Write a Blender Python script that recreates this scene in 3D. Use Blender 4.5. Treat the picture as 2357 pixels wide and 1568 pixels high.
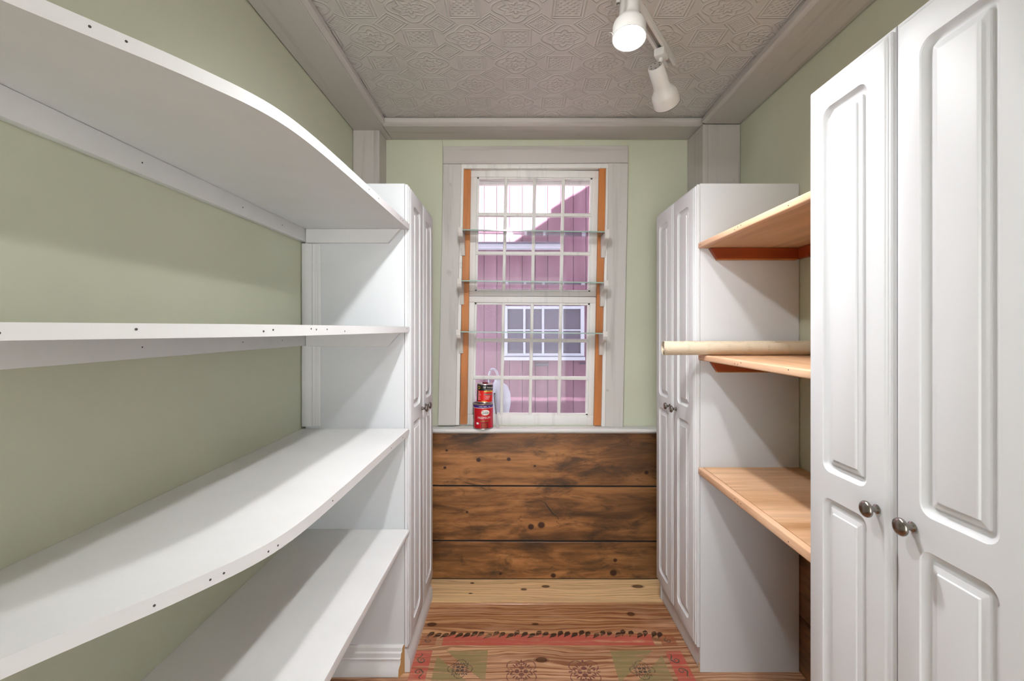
import bpy, bmesh, math, random
from mathutils import Vector, Matrix

random.seed(7)
SC = bpy.context.scene
COL = SC.collection
for _o in list(bpy.data.objects):
    bpy.data.objects.remove(_o)

# ------------------------------------------------------------------ camera
F = 1047.0            # focal length in photo pixels (photo is 2357 x 1568)
CX, CY = 1187.0, 757.0  # vanishing point of the room
EYE = 1.289           # camera height
cam_d = bpy.data.cameras.new('camera')
cam_d.sensor_fit = 'HORIZONTAL'
cam_d.sensor_width = 36.0
cam_d.lens = 36.0 * F / 2357.0
cam_d.shift_x = -(CX - 1178.5) / 2357.0
cam_d.shift_y = -(784.0 - CY) / 2357.0
cam_d.clip_start = 0.02
cam = bpy.data.objects.new('camera', cam_d)
cam.location = (0, 0, EYE)
cam.rotation_euler = (math.radians(90), 0, 0)
COL.objects.link(cam)
SC.camera = cam

# ------------------------------------------------------------------ world, sun, exposure
world = bpy.data.worlds.new('sky')
SC.world = world
world.use_nodes = True
_bg = world.node_tree.nodes['Background']
_bg.inputs[0].default_value = (0.89, 0.945, 1.0, 1)
_bg.inputs[1].default_value = 3.7

sun_d = bpy.data.lights.new('sun', 'SUN')
sun_d.energy = 95.0
sun_d.angle = math.radians(0.6)
sun_d.color = (1.0, 0.96, 0.9)
sun = bpy.data.objects.new('sun', sun_d)
SUN_DIR = Vector((0.30, 1.0, -1.0)).normalized()
sun.rotation_euler = SUN_DIR.to_track_quat('-Z', 'Y').to_euler()
sun.location = (-2, -4, 7)
COL.objects.link(sun)

SC.view_settings.view_transform = 'Standard'
SC.view_settings.look = 'None'
SC.view_settings.gamma = 1.0
SC.view_settings.exposure = 0.24
SC.view_settings.use_curve_mapping = False
BULB = 85.0
SPOT_W = 48.0        # beam of each lit spot head          # radiance of the lit track lamps
try:
    SC.cycles.max_bounces = 10
    SC.cycles.diffuse_bounces = 6
    SC.cycles.transparent_max_bounces = 16
    SC.cycles.caustics_reflective = False
    SC.cycles.caustics_refractive = False
    SC.cycles.use_denoising = True
    SC.cycles.sample_clamp_indirect = 4.0
except Exception:
    pass

# ------------------------------------------------------------------ node helpers
def lin(c):
    def f(v):
        v /= 255.0
        return v / 12.92 if v <= 0.04045 else ((v + 0.055) / 1.055) ** 2.4
    return (f(c[0]), f(c[1]), f(c[2]), 1.0)

class NT:
    def __init__(s, name):
        s.m = bpy.data.materials.new(name)
        s.m.use_nodes = True
        s.t = s.m.node_tree
        s.b = s.t.nodes['Principled BSDF']
        s.out = s.t.nodes['Material Output']
        s._pos = None
    def n(s, ty, **kw):
        nd = s.t.nodes.new(ty)
        for k, v in kw.items():
            setattr(nd, k, v)
        return nd
    def link(s, a, b):
        s.t.links.new(a, b)
    def put(s, sock, v):
        if isinstance(v, bpy.types.NodeSocket):
            s.t.links.new(v, sock)
        elif v is not None:
            try:
                sock.default_value = v
            except Exception:
                sock.default_value = tuple(v)[:3]
    def math(s, op, a, b=None, c=None):
        nd = s.n('ShaderNodeMath', operation=op)
        s.put(nd.inputs[0], a)
        if b is not None: s.put(nd.inputs[1], b)
        if c is not None: s.put(nd.inputs[2], c)
        return nd.outputs[0]
    def pos(s):
        if s._pos is None:
            s._pos = s.n('ShaderNodeNewGeometry').outputs['Position']
        return s._pos
    def obj(s):
        return s.n('ShaderNodeTexCoord').outputs['Object']
    def map(s, vec, scale=(1, 1, 1), loc=(0, 0, 0), rot=(0, 0, 0)):
        nd = s.n('ShaderNodeMapping')
        s.put(nd.inputs[0], vec)
        nd.inputs[1].default_value = loc
        nd.inputs[2].default_value = rot
        nd.inputs[3].default_value = scale
        return nd.outputs[0]
    def noise(s, vec, scale=5, detail=4, rough=0.5, dist=0.0):
        nd = s.n('ShaderNodeTexNoise')
        s.put(nd.inputs['Vector'], vec)
        nd.inputs['Scale'].default_value = scale
        nd.inputs['Detail'].default_value = detail
        nd.inputs['Roughness'].default_value = rough
        nd.inputs['Distortion'].default_value = dist
        return nd.outputs[0]
    def wave(s, vec, scale=1, dist=2, detail=2, dscale=1.0, direction='Y', kind='BANDS'):
        nd = s.n('ShaderNodeTexWave', wave_type=kind)
        if kind == 'BANDS': nd.bands_direction = direction
        s.put(nd.inputs['Vector'], vec)
        nd.inputs['Scale'].default_value = scale
        nd.inputs['Distortion'].default_value = dist
        nd.inputs['Detail'].default_value = detail
        nd.inputs['Detail Scale'].default_value = dscale
        return nd.outputs['Fac']
    def ramp(s, fac, stops, interp='LINEAR'):
        nd = s.n('ShaderNodeValToRGB')
        s.put(nd.inputs[0], fac)
        r = nd.color_ramp
        r.interpolation = interp
        while len(r.elements) > 1:
            r.elements.remove(r.elements[-1])
        r.elements[0].position = stops[0][0]
        r.elements[0].color = stops[0][1]
        for p, c in stops[1:]:
            e = r.elements.new(p)
            e.color = c
        return nd.outputs[0]
    def mix(s, fac, a, b, mode='MIX'):
        nd = s.n('ShaderNodeMix', data_type='RGBA', blend_type=mode)
        s.put(nd.inputs[0], fac)
        s.put(nd.inputs[6], a)
        s.put(nd.inputs[7], b)
        return nd.outputs[2]
    def sep(s, vec):
        nd = s.n('ShaderNodeSeparateXYZ')
        s.put(nd.inputs[0], vec)
        return nd.outputs
    def bump(s, h, strength=0.3, dist=0.002):
        nd = s.n('ShaderNodeBump')
        nd.inputs['Strength'].default_value = strength
        nd.inputs['Distance'].default_value = dist
        s.put(nd.inputs['Height'], h)
        s.link(nd.outputs[0], s.b.inputs['Normal'])
    def base(s, c, rough=0.5, metal=0.0, spec=0.5):
        s.put(s.b.inputs['Base Color'], c)
        s.put(s.b.inputs['Roughness'], rough)
        s.b.inputs['Metallic'].default_value = metal
        s.b.inputs['Specular IOR Level'].default_value = spec
        return s.m

G1 = (1, 1, 1, 1); G0 = (0, 0, 0, 1)
def g(v): return (v, v, v, 1)

def mat_paint(name, c, rough=0.45, wear=0.06, scale=6.0, spec=0.5, bump=0.06):
    t = NT(name)
    v = t.pos()
    n = t.noise(v, scale, 5, 0.6)
    c2 = tuple(x * (1 - wear) for x in c[:3]) + (1,)
    col = t.mix(t.ramp(n, [(0.35, G0), (0.65, G1)]), c2, c)
    fine = t.noise(v, 90, 3, 0.6)
    if bump: t.bump(fine, bump, 0.002)
    return t.base(col, rough, 0, spec)

def mat_flat(name, c, rough=0.5, metal=0.0, spec=0.5):
    t = NT(name)
    n = t.noise(t.pos(), 40, 2)
    col = t.mix(t.math('MULTIPLY', n, 0.12), c, tuple(x * 0.8 for x in c[:3]) + (1,))
    return t.base(col, rough, metal, spec)

def knots(t, vec, pts, ax=(0, 1)):
    """darkness field of knots given as (a, b, ra, rb) in the two axes of the surface"""
    s = t.sep(vec)
    tot = None
    for (a, b, ra, rb) in pts:
        da = t.math('DIVIDE', t.math('SUBTRACT', s[ax[0]], a), ra)
        db = t.math('DIVIDE', t.math('SUBTRACT', s[ax[1]], b), rb)
        d = t.math('SQRT', t.math('ADD', t.math('MULTIPLY', da, da), t.math('MULTIPLY', db, db)))
        k = t.math('SUBTRACT', 1.6, d)
        k = t.n_clamp(k) if hasattr(t, 'n_clamp') else t.math('MAXIMUM', k, 0.0)
        tot = k if tot is None else t.math('MAXIMUM', tot, k)
    return t.math('MINIMUM', tot, 1.0)

# ------------------------------------------------------------------ materials
M = {}
M['green'] = mat_paint('sage_green_wall_paint', (0.575, 0.595, 0.46, 1), 0.42, 0.05, 2.5, 0.4)
M['white'] = mat_paint('white_shelf_paint', (0.80, 0.80, 0.80, 1), 0.38, 0.05, 5.0, 0.45, 0.1)
M['cabinet'] = mat_paint('white_thermofoil', (0.755, 0.765, 0.785, 1), 0.50, 0.015, 3.0, 0.5, 0.0)
M['side'] = mat_paint('white_melamine_side', (0.745, 0.765, 0.79, 1), 0.45, 0.02, 3.0, 0.4, 0.0)

def mat_greige(name, c, along=0):
    t = NT(name)
    v = t.pos()
    sc = [14, 14, 14]; sc[along] = 0.8
    st = t.noise(t.map(v, tuple(sc)), 1.6, 5, 0.6)
    col = t.mix(t.ramp(st, [(0.30, G1), (0.46, G0)]), c, tuple(x * 0.80 for x in c[:3]) + (1,))
    sp = t.noise(v, 16, 3, 0.5)
    col = t.mix(t.ramp(sp, [(0.70, G0), (0.80, g(0.55))]), col, tuple(x * 0.45 for x in c[:3]) + (1,))
    t.bump(st, 0.12, 0.003)
    return t.base(col, 0.45, 0, 0.4)
GRE = (0.52, 0.49, 0.465, 1)
M['greige_x'] = mat_greige('greige_trim_paint_x', GRE, 0)
M['greige_y'] = mat_greige('greige_trim_paint_y', GRE, 1)
M['greige_z'] = mat_greige('greige_trim_paint_z', GRE, 2)
M['sash'] = mat_greige('sash_paint', (0.78, 0.77, 0.745, 1), 2)
M['casing'] = mat_greige('window_casing_paint', (0.56, 0.535, 0.51, 1), 2)
M['sill'] = mat_greige('sill_paint', (0.70, 0.69, 0.67, 1), 0)

def mat_ceiling():
    t = NT('embossed_ceiling_paper')
    p = t.sep(t.pos())
    u = t.math('DIVIDE', p[0], 0.167)
    v = t.math('DIVIDE', t.math('SUBTRACT', p[1], 1.588), 0.15)
    ru = t.math('ROUND', u); rv = t.math('ROUND', v)
    fu = t.math('SUBTRACT', u, ru); fv = t.math('SUBTRACT', v, rv)
    au = t.math('ABSOLUTE', fu); av = t.math('ABSOLUTE', fv)
    par = t.math('ABSOLUTE', t.math('MODULO', t.math('ADD', ru, rv), 2.0))
    def pulse(x, c, w):
        d = t.math('DIVIDE', t.math('ABSOLUTE', t.math('SUBTRACT', x, c)), w)
        return t.math('MAXIMUM', t.math('SUBTRACT', 1.0, d), 0.0)
    mx = t.math('MAXIMUM', au, av)
    sq = t.math('MAXIMUM', pulse(mx, 0.31, 0.03), pulse(mx, 0.25, 0.025))
    r = t.math('SQRT', t.math('ADD', t.math('MULTIPLY', fu, fu), t.math('MULTIPLY', fv, fv)))
    th = t.math('ARCTAN2', fv, fu)
    c8 = t.math('COSINE', t.math('MULTIPLY', th, 8.0))
    c4 = t.math('COSINE', t.math('MULTIPLY', th, 4.0))
    dots = t.math('MULTIPLY', t.math('SINE', t.math('MULTIPLY', fu, 50.0)), t.math('SINE', t.math('MULTIPLY', fv, 50.0)))
    dots = t.math('MULTIPLY', t.math('MAXIMUM', dots, 0.0), t.math('LESS_THAN', mx, 0.22))
    sqt = t.math('MAXIMUM', sq, dots)
    r1 = pulse(t.math('SUBTRACT', r, t.math('MULTIPLY', c4, 0.06)), 0.40, 0.03)
    r2 = pulse(t.math('SUBTRACT', r, t.math('MULTIPLY', c8, 0.04)), 0.27, 0.04)
    r3 = pulse(t.math('SUBTRACT', r, t.math('MULTIPLY', c8, 0.03)), 0.13, 0.05)
    med = t.math('MAXIMUM', t.math('MAXIMUM', r1, r2), t.math('MAXIMUM', r3, pulse(r, 0.0, 0.05)))
    h = t.math('ADD', t.math('MULTIPLY', sqt, t.math('SUBTRACT', 1.0, par)), t.math('MULTIPLY', med, par))
    dia = t.math('ADD', au, av)
    h = t.math('MAXIMUM', h, t.math('MAXIMUM', pulse(dia, 0.66, 0.03), pulse(dia, 0.74, 0.03)))
    tex = t.math('MULTIPLY', t.math('MAXIMUM', t.math('MULTIPLY', t.math('SINE', t.math('MULTIPLY', u, 75.0)), t.math('SINE', t.math('MULTIPLY', v, 75.0))), 0.0),
                 t.math('GREATER_THAN', dia, 0.78))
    h = t.math('MAXIMUM', h, t.math('MULTIPLY', tex, 0.6))
    h = t.math('ADD', h, t.math('MULTIPLY', t.noise(t.pos(), 30, 3), 0.5))
    t.bump(h, 0.7, 0.0024)
    n = t.noise(t.pos(), 3, 4)
    col = t.mix(n, (0.555, 0.53, 0.505, 1), (0.62, 0.595, 0.57, 1))
    return t.base(col, 0.30, 0, 0.55)
M['ceiling'] = mat_ceiling()

# floor planks: joints in depth, used both for geometry and for the colour of each board
JOINTS = [2.351, 2.129, 1.891, 1.668, 1.43, 1.20, 0.97, 0.74, 0.50, 0.27, 0.03, -0.2, -0.45, -0.75]
def floor_color(t):
    v = t.pos()
    s = t.sep(v)
    yy = t.math('DIVIDE', t.math('ADD', s[1], 1.0), 4.0)
    tones = [(244, 208, 156), (198, 150, 108), (206, 164, 128), (206, 164, 128), (182, 132, 90), (186, 138, 95),
             (178, 128, 86), (188, 138, 95), (180, 130, 88), (186, 136, 92), (180, 130, 86), (184, 134, 90), (184, 134, 90)]
    stops = []
    for i in range(len(JOINTS) - 1, 0, -1):
        stops.append(((JOINTS[i] + 1.0) / 4.0, lin(tones[i - 1])))
    tone = t.ramp(yy, stops, 'CONSTANT')
    wob = t.noise(t.map(v, (1.2, 6, 1)), 1.5, 3)
    w = t.n('ShaderNodeVectorMath', operation='ADD')
    t.put(w.inputs[0], v)
    cmb = t.n('ShaderNodeCombineXYZ')
    t.put(cmb.inputs[1], t.math('MULTIPLY', wob, 0.10))
    t.link(cmb.outputs[0], w.inputs[1])
    wv = w.outputs[0]
    grain = t.noise(t.map(wv, (0.8, 75, 1)), 1.3, 6, 0.65)
    grain2 = t.noise(t.map(wv, (0.7, 14, 1)), 1.5, 4, 0.6)
    # the pale board by the wall is clearer than the rest
    clear = t.ramp(t.math('GREATER_THAN', s[1], 2.129), [(0.0, G1), (1.0, g(0.35))])
    gm = t.math('MULTIPLY', t.ramp(grain, [(0.42, G0), (0.66, G1)]), clear)
    col = t.mix(gm, tone, lin((140, 84, 50)))
    gm2 = t.math('MULTIPLY', t.ramp(grain2, [(0.50, G0), (0.72, g(0.75))]), clear)
    col = t.mix(gm2, col, lin((104, 58, 34)))
    lines = t.wave(t.map(wv, (0.9, 11, 1)), 1.3, 9.0, 3.0, 0.55)
    ln = t.math('MULTIPLY', t.ramp(lines, [(0.70, G0), (0.92, g(0.6))]), clear)
    col = t.mix(ln, col, lin((112, 62, 38)))
    blot = t.noise(t.map(v, (2.5, 8, 1), (5, 3, 0)), 1.6, 3)
    col = t.mix(t.ramp(blot, [(0.52, G0), (0.75, g(0.35))]), col, lin((214, 170, 140)))
    KN = [(-0.366, 1.983, .017, .011), (0.085, 1.985, .012, .006), (0.52, 2.055, .014, .012), (0.04, 2.25, .012, .008),
          (0.15, 2.275, .016, .009), (0.61, 2.275, .024, .012), (-0.22, 2.305, .008, .006), (-0.22, 2.215, .008, .004),
          (0.10, 1.77, .020, .012)]
    k = knots(t, v, KN)
    kn = t.ramp(k, [(0.0, G0), (0.25, g(0.45)), (0.36, g(0.15)), (0.55, g(0.9)), (1.0, g(0.8))])
    col = t.mix(kn, col, lin((62, 32, 20)))
    return col, grain
def mat_floor(name, paint=None, amount=0.8):
    t = NT(name)
    col, grain = floor_color(t)
    if paint:
        wr = t.noise(t.map(t.pos(), (3, 22, 1)), 2.2, 5, 0.7)
        fac = t.ramp(wr, [(0.34, g(amount * 0.25)), (0.50, g(amount))])
        col = t.mix(fac, col, paint)
    t.bump(grain, 0.12, 0.001)
    return t.base(col, 0.27, 0, 0.5)
M['floor'] = mat_floor('pine_floor_boards')
M['st_red'] = mat_floor('stencil_red', lin((184, 84, 74)), 0.86)
M['st_brown'] = mat_floor('stencil_brown', lin((150, 84, 56)), 0.7)
M['st_green'] = mat_floor('stencil_olive', lin((136, 126, 86)), 0.82)
M['st_dark'] = mat_floor('stencil_dark', lin((52, 36, 30)), 0.95)
M['st_grey'] = mat_floor('stencil_grey', lin((84, 74, 66)), 0.95)
M['st_mauve'] = mat_floor('stencil_mauve', lin((112, 70, 66)), 0.92)
M['st_pale'] = mat_floor('stencil_pale', lin((216, 176, 140)), 0.6)

def mat_wain():
    t = NT('stained_pine_wainscot')
    v = t.pos()
    a = t.noise(t.map(v, (1.4, 1.4, 7.0), (3.1, 0, 1.7)), 1.6, 5, 0.62, 0.5)
    b = t.noise(t.map(v, (2.2, 2.2, 46), (0, 0, 0)), 1.4, 6, 0.65)
    c = t.noise(t.map(v, (3.5, 3.5, 10), (7, 0, 3)), 1.5, 5, 0.7, 0.8)
    col = t.ramp(a, [(0.30, lin((78, 54, 34))), (0.42, lin((126, 85, 50))), (0.54, lin((170, 117, 70))), (0.70, lin((194, 138, 86)))])
    col = t.mix(t.ramp(c, [(0.50, G0), (0.68, g(0.85))]), col, lin((58, 44, 32)))
    col = t.mix(t.ramp(b, [(0.45, G0), (0.72, g(0.5))]), col, lin((66, 42, 24)))
    s = t.sep(v)
    # boards get darker towards the right end
    dk = t.ramp(t.math('DIVIDE', t.math('ADD', s[0], 0.45), 1.25), [(0.55, G0), (0.98, g(0.6))])
    col = t.mix(dk, col, lin((62, 46, 34)))
    P = lambda x, y: ((x - CX) * 2.335 / F, EYE - (y - CY) * 2.335 / F)
    KN = []
    for x, y, r in ((1101.5, 1059, 4.5), (1171, 1057.5, 4), (1222, 1213, 6), (1246, 1209, 7), (1273.5, 1325, 5), (1416, 1290, 4), (1412, 1319, 7),
                 (1231, 1073, 2.5), (1024, 1077, 3), (1028, 1037, 2.5), (1075, 1179, 2.5), (1152, 1321, 3), (1488, 1088, 4)):
        X, Z = P(x, y)
        KN.append((X, Z, r * .0021, r * .0019))
    k = knots(t, v, KN, (0, 2))
    col = t.mix(t.ramp(k, [(0.0, G0), (0.3, g(0.3)), (0.6, g(0.95))]), col, lin((48, 22, 14)))
    wh = t.noise(t.map(v, (5, 5, 16), (11, 0, 5)), 2.4, 5, 0.7)
    col = t.mix(t.ramp(wh, [(0.70, G0), (0.78, g(0.45))]), col, lin((170, 160, 148)))
    t.bump(b, 0.15, 0.001)
    return t.base(col, 0.40, 0, 0.4)
M['wain'] = mat_wain()

def mat_wood(name, c1, c2, c3, along=0, rough=0.45, s=1.0):
    t = NT(name)
    v = t.pos()
    sc = [26 * s] * 3; sc[along] = 1.6 * s
    a = t.noise(t.map(v, tuple(sc)), 1.5, 5, 0.6, 0.3)
    sc2 = [5 * s] * 3; sc2[along] = 1.0 * s
    b = t.noise(t.map(v, tuple(sc2), (4, 2, 7)), 1.5, 4, 0.6, 0.6)
    col = t.ramp(b, [(0.30, c1), (0.52, c2), (0.74, c3)])
    col = t.mix(t.ramp(a, [(0.45, G0), (0.75, g(0.5))]), col, tuple(x * 0.72 for x in c1[:3]) + (1,))
    t.bump(a, 0.1, 0.001)
    return t.base(col, rough, 0, 0.4)
M['strip'] = mat_wood('orange_pine_strip', lin((160, 96, 44)), lin((190, 118, 58)), lin((200, 130, 70)), 2)
M['pine_y'] = mat_wood('natural_pine_y', lin((220, 172, 134)), lin((236, 192, 156)), lin((242, 204, 170)), 1)
M['ply'] = mat_wood('shelf_plywood', lin((206, 158, 116)), lin((226, 182, 142)), lin((236, 196, 158)), 1, 0.5, 0.7)
M['ply_dark'] = mat_wood('stained_plywood', lin((182, 132, 86)), lin((226, 184, 146)), lin((238, 202, 170)), 0, 0.5, 0.8)
M['cleat'] = mat_wood('mahogany_cleat', lin((120, 48, 18)), lin((150, 66, 26)), lin((168, 82, 38)), 0)
M['mdf'] = mat_flat('raw_mdf', lin((186, 146, 92)), 0.8)
M['nickel'] = mat_flat('brushed_nickel', (0.30, 0.275, 0.25, 1), 0.24, 1.0)
M['lampwhite'] = mat_flat('lamp_white_enamel', (0.78, 0.765, 0.74, 1), 0.4)
M['lampgrey'] = mat_flat('lamp_cap_grey', (0.42, 0.40, 0.38, 1), 0.5)
M['dark'] = mat_flat('dark_gap', (0.02, 0.018, 0.016, 1), 0.7)
M['bracket'] = mat_greige('bracket_paint', (0.64, 0.61, 0.57, 1), 2)
M['rawend'] = mat_flat('pale_raw_wood', lin((214, 190, 150)), 0.7)
M['knot'] = mat_flat('nail_hole', (0.06, 0.055, 0.05, 1), 0.7)

def mat_emit(name, c, s):
    t = NT(name)
    e = t.n('ShaderNodeEmission')
    e.inputs[0].default_value = c
    e.inputs[1].default_value = s
    t.link(e.outputs[0], t.out.inputs[0])
    return t.m
M['bulb'] = mat_emit('lit_bulb_face', (0.985, 0.99, 1.0, 1), BULB)
M['bulb_off'] = mat_flat('unlit_bulb_face', (0.5, 0.5, 0.5, 1), 0.3)

def mat_glass(name, tint, dirt, refl=0.5):
    t = NT(name)
    tr = t.n('ShaderNodeBsdfTransparent'); tr.inputs[0].default_value = tint
    gl = t.n('ShaderNodeBsdfGlossy'); gl.inputs[1].default_value = 0.03
    fr = t.n('ShaderNodeFresnel'); fr.inputs[0].default_value = 1.45
    m1 = t.n('ShaderNodeMixShader')
    t.put(m1.inputs[0], t.math('MULTIPLY', fr.outputs[0], refl))
    t.link(tr.outputs[0], m1.inputs[1]); t.link(gl.outputs[0], m1.inputs[2])
    if dirt:
        n1 = t.noise(t.pos(), 5, 4, 0.6)
        n2 = t.noise(t.pos(), 130, 3, 0.7)
        f = t.ramp(n1, [(0.35, g(dirt * 0.5)), (0.7, g(dirt * 1.4))])
        f2 = t.ramp(n2, [(0.66, G0), (0.78, g(0.35))])
        ff = t.math('ADD', f, f2)
        df = t.n('ShaderNodeBsdfTranslucent'); df.inputs[0].default_value = (0.92, 0.90, 0.96, 1)
        dd = t.n('ShaderNodeBsdfDiffuse'); dd.inputs[0].default_value = (0.85, 0.85, 0.88, 1)
        ad = t.n('ShaderNodeMixShader'); ad.inputs[0].default_value = 0.4
        t.link(df.outputs[0], ad.inputs[1]); t.link(dd.outputs[0], ad.inputs[2])
        m2 = t.n('ShaderNodeMixShader')
        t.put(m2.inputs[0], ff)
        t.link(m1.outputs[0], m2.inputs[1]); t.link(ad.outputs[0], m2.inputs[2])
        m1 = m2
    t.link(m1.outputs[0], t.out.inputs[0])
    return t.m
M['pane'] = mat_glass('dusty_window_glass', (0.97, 0.965, 0.975, 1), 0.065)
M['shelfglass'] = mat_glass('clear_shelf_glass', (0.95, 0.975, 0.965, 1), 0.05, 0.9)
M['glassedge'] = mat_flat('green_glass_edge', (0.30, 0.42, 0.37, 1), 0.15)

def mat_barn():
    t = NT('faded_red_barn_paint')
    v = t.pos()
    a = t.noise(t.map(v, (9, 9, 0.9)), 1.5, 5, 0.6)
    col = t.ramp(a, [(0.3, (0.085, 0.036, 0.062, 1)), (0.55, (0.115, 0.055, 0.090, 1)), (0.75, (0.15, 0.082, 0.125, 1))])
    t.bump(a, 0.2, 0.003)
    return t.base(col, 0.7, 0, 0.3)
M['barn'] = mat_barn()
M['barnwhite'] = mat_flat('weathered_white_trim', (0.27, 0.30, 0.38, 1), 0.6)
M['barnglass'] = mat_flat('dark_barn_glass', (0.035, 0.038, 0.07, 1), 0.35)
M['ground'] = mat_flat('gravel_ground', (0.28, 0.28, 0.28, 1), 0.9)
M['outer'] = mat_flat('outer_house_wall', (0.78, 0.78, 0.78, 1), 0.8)
M['jug'] = mat_flat('pale_blue_plastic', (0.26, 0.29, 0.37, 1), 0.6)

def mat_paper():
    t = NT('embossed_cream_wallpaper')
    v = t.obj()
    s = t.sep(v)
    u = t.math('MULTIPLY', s[0], 14.0)
    fu = t.math('SUBTRACT', u, t.math('ROUND', u))
    th = t.math('MULTIPLY', t.math('ARCTAN2', s[1], s[2]), 0.55)
    r = t.math('SQRT', t.math('ADD', t.math('MULTIPLY', fu, fu), t.math('MULTIPLY', th, th)))
    an = t.math('ARCTAN2', th, fu)
    h = t.math('MULTIPLY', t.math('ABSOLUTE', t.math('COSINE', t.math('MULTIPLY', an, 6.0))), t.math('LESS_THAN', r, 0.34))
    d = t.math('ABSOLUTE', t.math('SUBTRACT', r, 0.40))
    h = t.math('ADD', h, t.math('MAXIMUM', t.math('SUBTRACT', 1.0, t.math('DIVIDE', d, 0.025)), 0.0))
    rib = t.math('MULTIPLY', t.math('SINE', t.math('MULTIPLY', th, 60.0)), t.math('GREATER_THAN', t.math('ABSOLUTE', fu), 0.44))
    h = t.math('ADD', h, t.math('MULTIPLY', rib, 0.4))
    t.bump(h, 0.6, 0.003)
    col = t.mix(t.noise(v, 8, 3), lin((212, 194, 172)), lin((228, 214, 186)))
    return t.base(col, 0.6, 0, 0.3)
M['paper'] = mat_paper()
M['core'] = mat_flat('roll_core', lin((150, 130, 116)), 0.8)

M['tin'] = mat_flat('can_tin', (0.62, 0.60, 0.58, 1), 0.3, 1.0)
M['tin_dark'] = mat_flat('can_lid_dark', (0.20, 0.19, 0.18, 1), 0.35, 0.6)
M['lab_red'] = mat_flat('label_red', lin((186, 10, 28)), 0.35)
M['lab_red2'] = mat_flat('label_bright_red', lin((214, 22, 14)), 0.35)
M['lab_crim'] = mat_flat('label_crimson', lin((196, 30, 66)), 0.35)
M['lab_brown'] = mat_flat('label_brown', lin((96, 56, 50)), 0.4)
M['lab_maroon'] = mat_flat('label_maroon', lin((104, 14, 22)), 0.4)
M['lab_purple'] = mat_flat('label_purple', lin((66, 36, 120)), 0.35)
M['lab_black'] = mat_flat('label_black', lin((22, 20, 20)), 0.35)
M['lab_white'] = mat_flat('label_white', (0.82, 0.81, 0.78, 1), 0.4)
M['lab_yellow'] = mat_flat('label_yellow', lin((228, 190, 70)), 0.4)
M['lab_teal'] = mat_flat('label_teal', lin((90, 136, 130)), 0.4)
M['lab_orange'] = mat_flat('label_orange', lin((226, 92, 40)), 0.4)
M['steel'] = mat_flat('steel_tool', (0.36, 0.36, 0.37, 1), 0.45, 0.3)
M['handle'] = mat_flat('dark_tool_handle', (0.05, 0.05, 0.055, 1), 0.35)

# ------------------------------------------------------------------ geometry helpers
def finish(name, bm, mat, parent=None, smooth=35, loc=None):
    me = bpy.data.meshes.new(name)
    bmesh.ops.recalc_face_normals(bm, faces=bm.faces[:])
    bm.to_mesh(me)
    bm.free()
    mats = mat if isinstance(mat, (list, tuple)) else [mat]
    for m_ in mats:
        me.materials.append(M[m_] if isinstance(m_, str) else m_)
    if smooth:
        me.polygons.foreach_set('use_smooth', [True] * len(me.polygons))
        me.set_sharp_from_angle(angle=math.radians(smooth))
    o = bpy.data.objects.new(name, me)
    COL.objects.link(o)
    if parent is not None:
        o.parent = parent
    if loc is not None:
        o.location = loc
    return o

def instance(name, me, parent=None, loc=(0, 0, 0), rot=(0, 0, 0), scale=None):
    o = bpy.data.objects.new(name, me)
    COL.objects.link(o)
    o.parent = parent
    o.location = loc
    o.rotation_euler = rot
    if scale: o.scale = scale
    return o

def thing(name, label, cat, loc=(0, 0, 0), group=None):
    o = bpy.data.objects.new(name, None)
    o.empty_display_size = 0.05
    COL.objects.link(o)
    o.location = loc
    o['label'] = label
    o['category'] = cat
    if group: o['group'] = group
    return o

def tag(o, label, cat, group=None):
    o['label'] = label; o['category'] = cat
    if group: o['group'] = group
    return o

def struct(o, label=None):
    o['kind'] = 'structure'
    if label: o['label'] = label
    return o

def sempty(name, label=None, loc=(0, 0, 0)):
    o = bpy.data.objects.new(name, None)
    o.empty_display_size = 0.05
    o.location = loc
    COL.objects.link(o)
    return struct(o, label)

def box(bm, x0, x1, y0, y1, z0, z1, mi=0):
    vs = [bm.verts.new(p) for p in ((x0, y0, z0), (x1, y0, z0), (x1, y1, z0), (x0, y1, z0),
                                    (x0, y0, z1), (x1, y0, z1), (x1, y1, z1), (x0, y1, z1))]
    fs = []
    for q in ((0, 3, 2, 1), (4, 5, 6, 7), (0, 1, 5, 4), (1, 2, 6, 5), (2, 3, 7, 6), (3, 0, 4, 7)):
        f = bm.faces.new([vs[i] for i in q]); f.material_index = mi; fs.append(f)
    return vs

def bevel(bm, w, seg=2, edges=None):
    if w > 0:
        bmesh.ops.bevel(bm, geom=(edges if edges is not None else bm.edges[:]), offset=w, segments=seg, profile=0.5, affect='EDGES', clamp_overlap=True)

def boxo(name, x0, x1, y0, y1, z0, z1, mat, parent=None, bev=0.0, seg=2):
    bm = bmesh.new()
    box(bm, x0, x1, y0, y1, z0, z1)
    bevel(bm, bev, seg)
    return finish(name, bm, mat, parent)

def prism(bm, pts, axis, a, b, mi=0):
    """extrude a closed 2D outline along an axis; pts are in the two remaining axes, in xyz order"""
    def P(p, c):
        q = list(p); q.insert(axis, c); return q
    lo = [bm.verts.new(P(p, a)) for p in pts]
    hi = [bm.verts.new(P(p, b)) for p in pts]
    f1 = bm.faces.new(lo); f2 = bm.faces.new(hi[::-1])
    f1.material_index = f2.material_index = mi
    n = len(pts)
    for i in range(n):
        f = bm.faces.new((lo[i], lo[(i + 1) % n], hi[(i + 1) % n], hi[i])); f.material_index = mi
    return lo, hi

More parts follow.
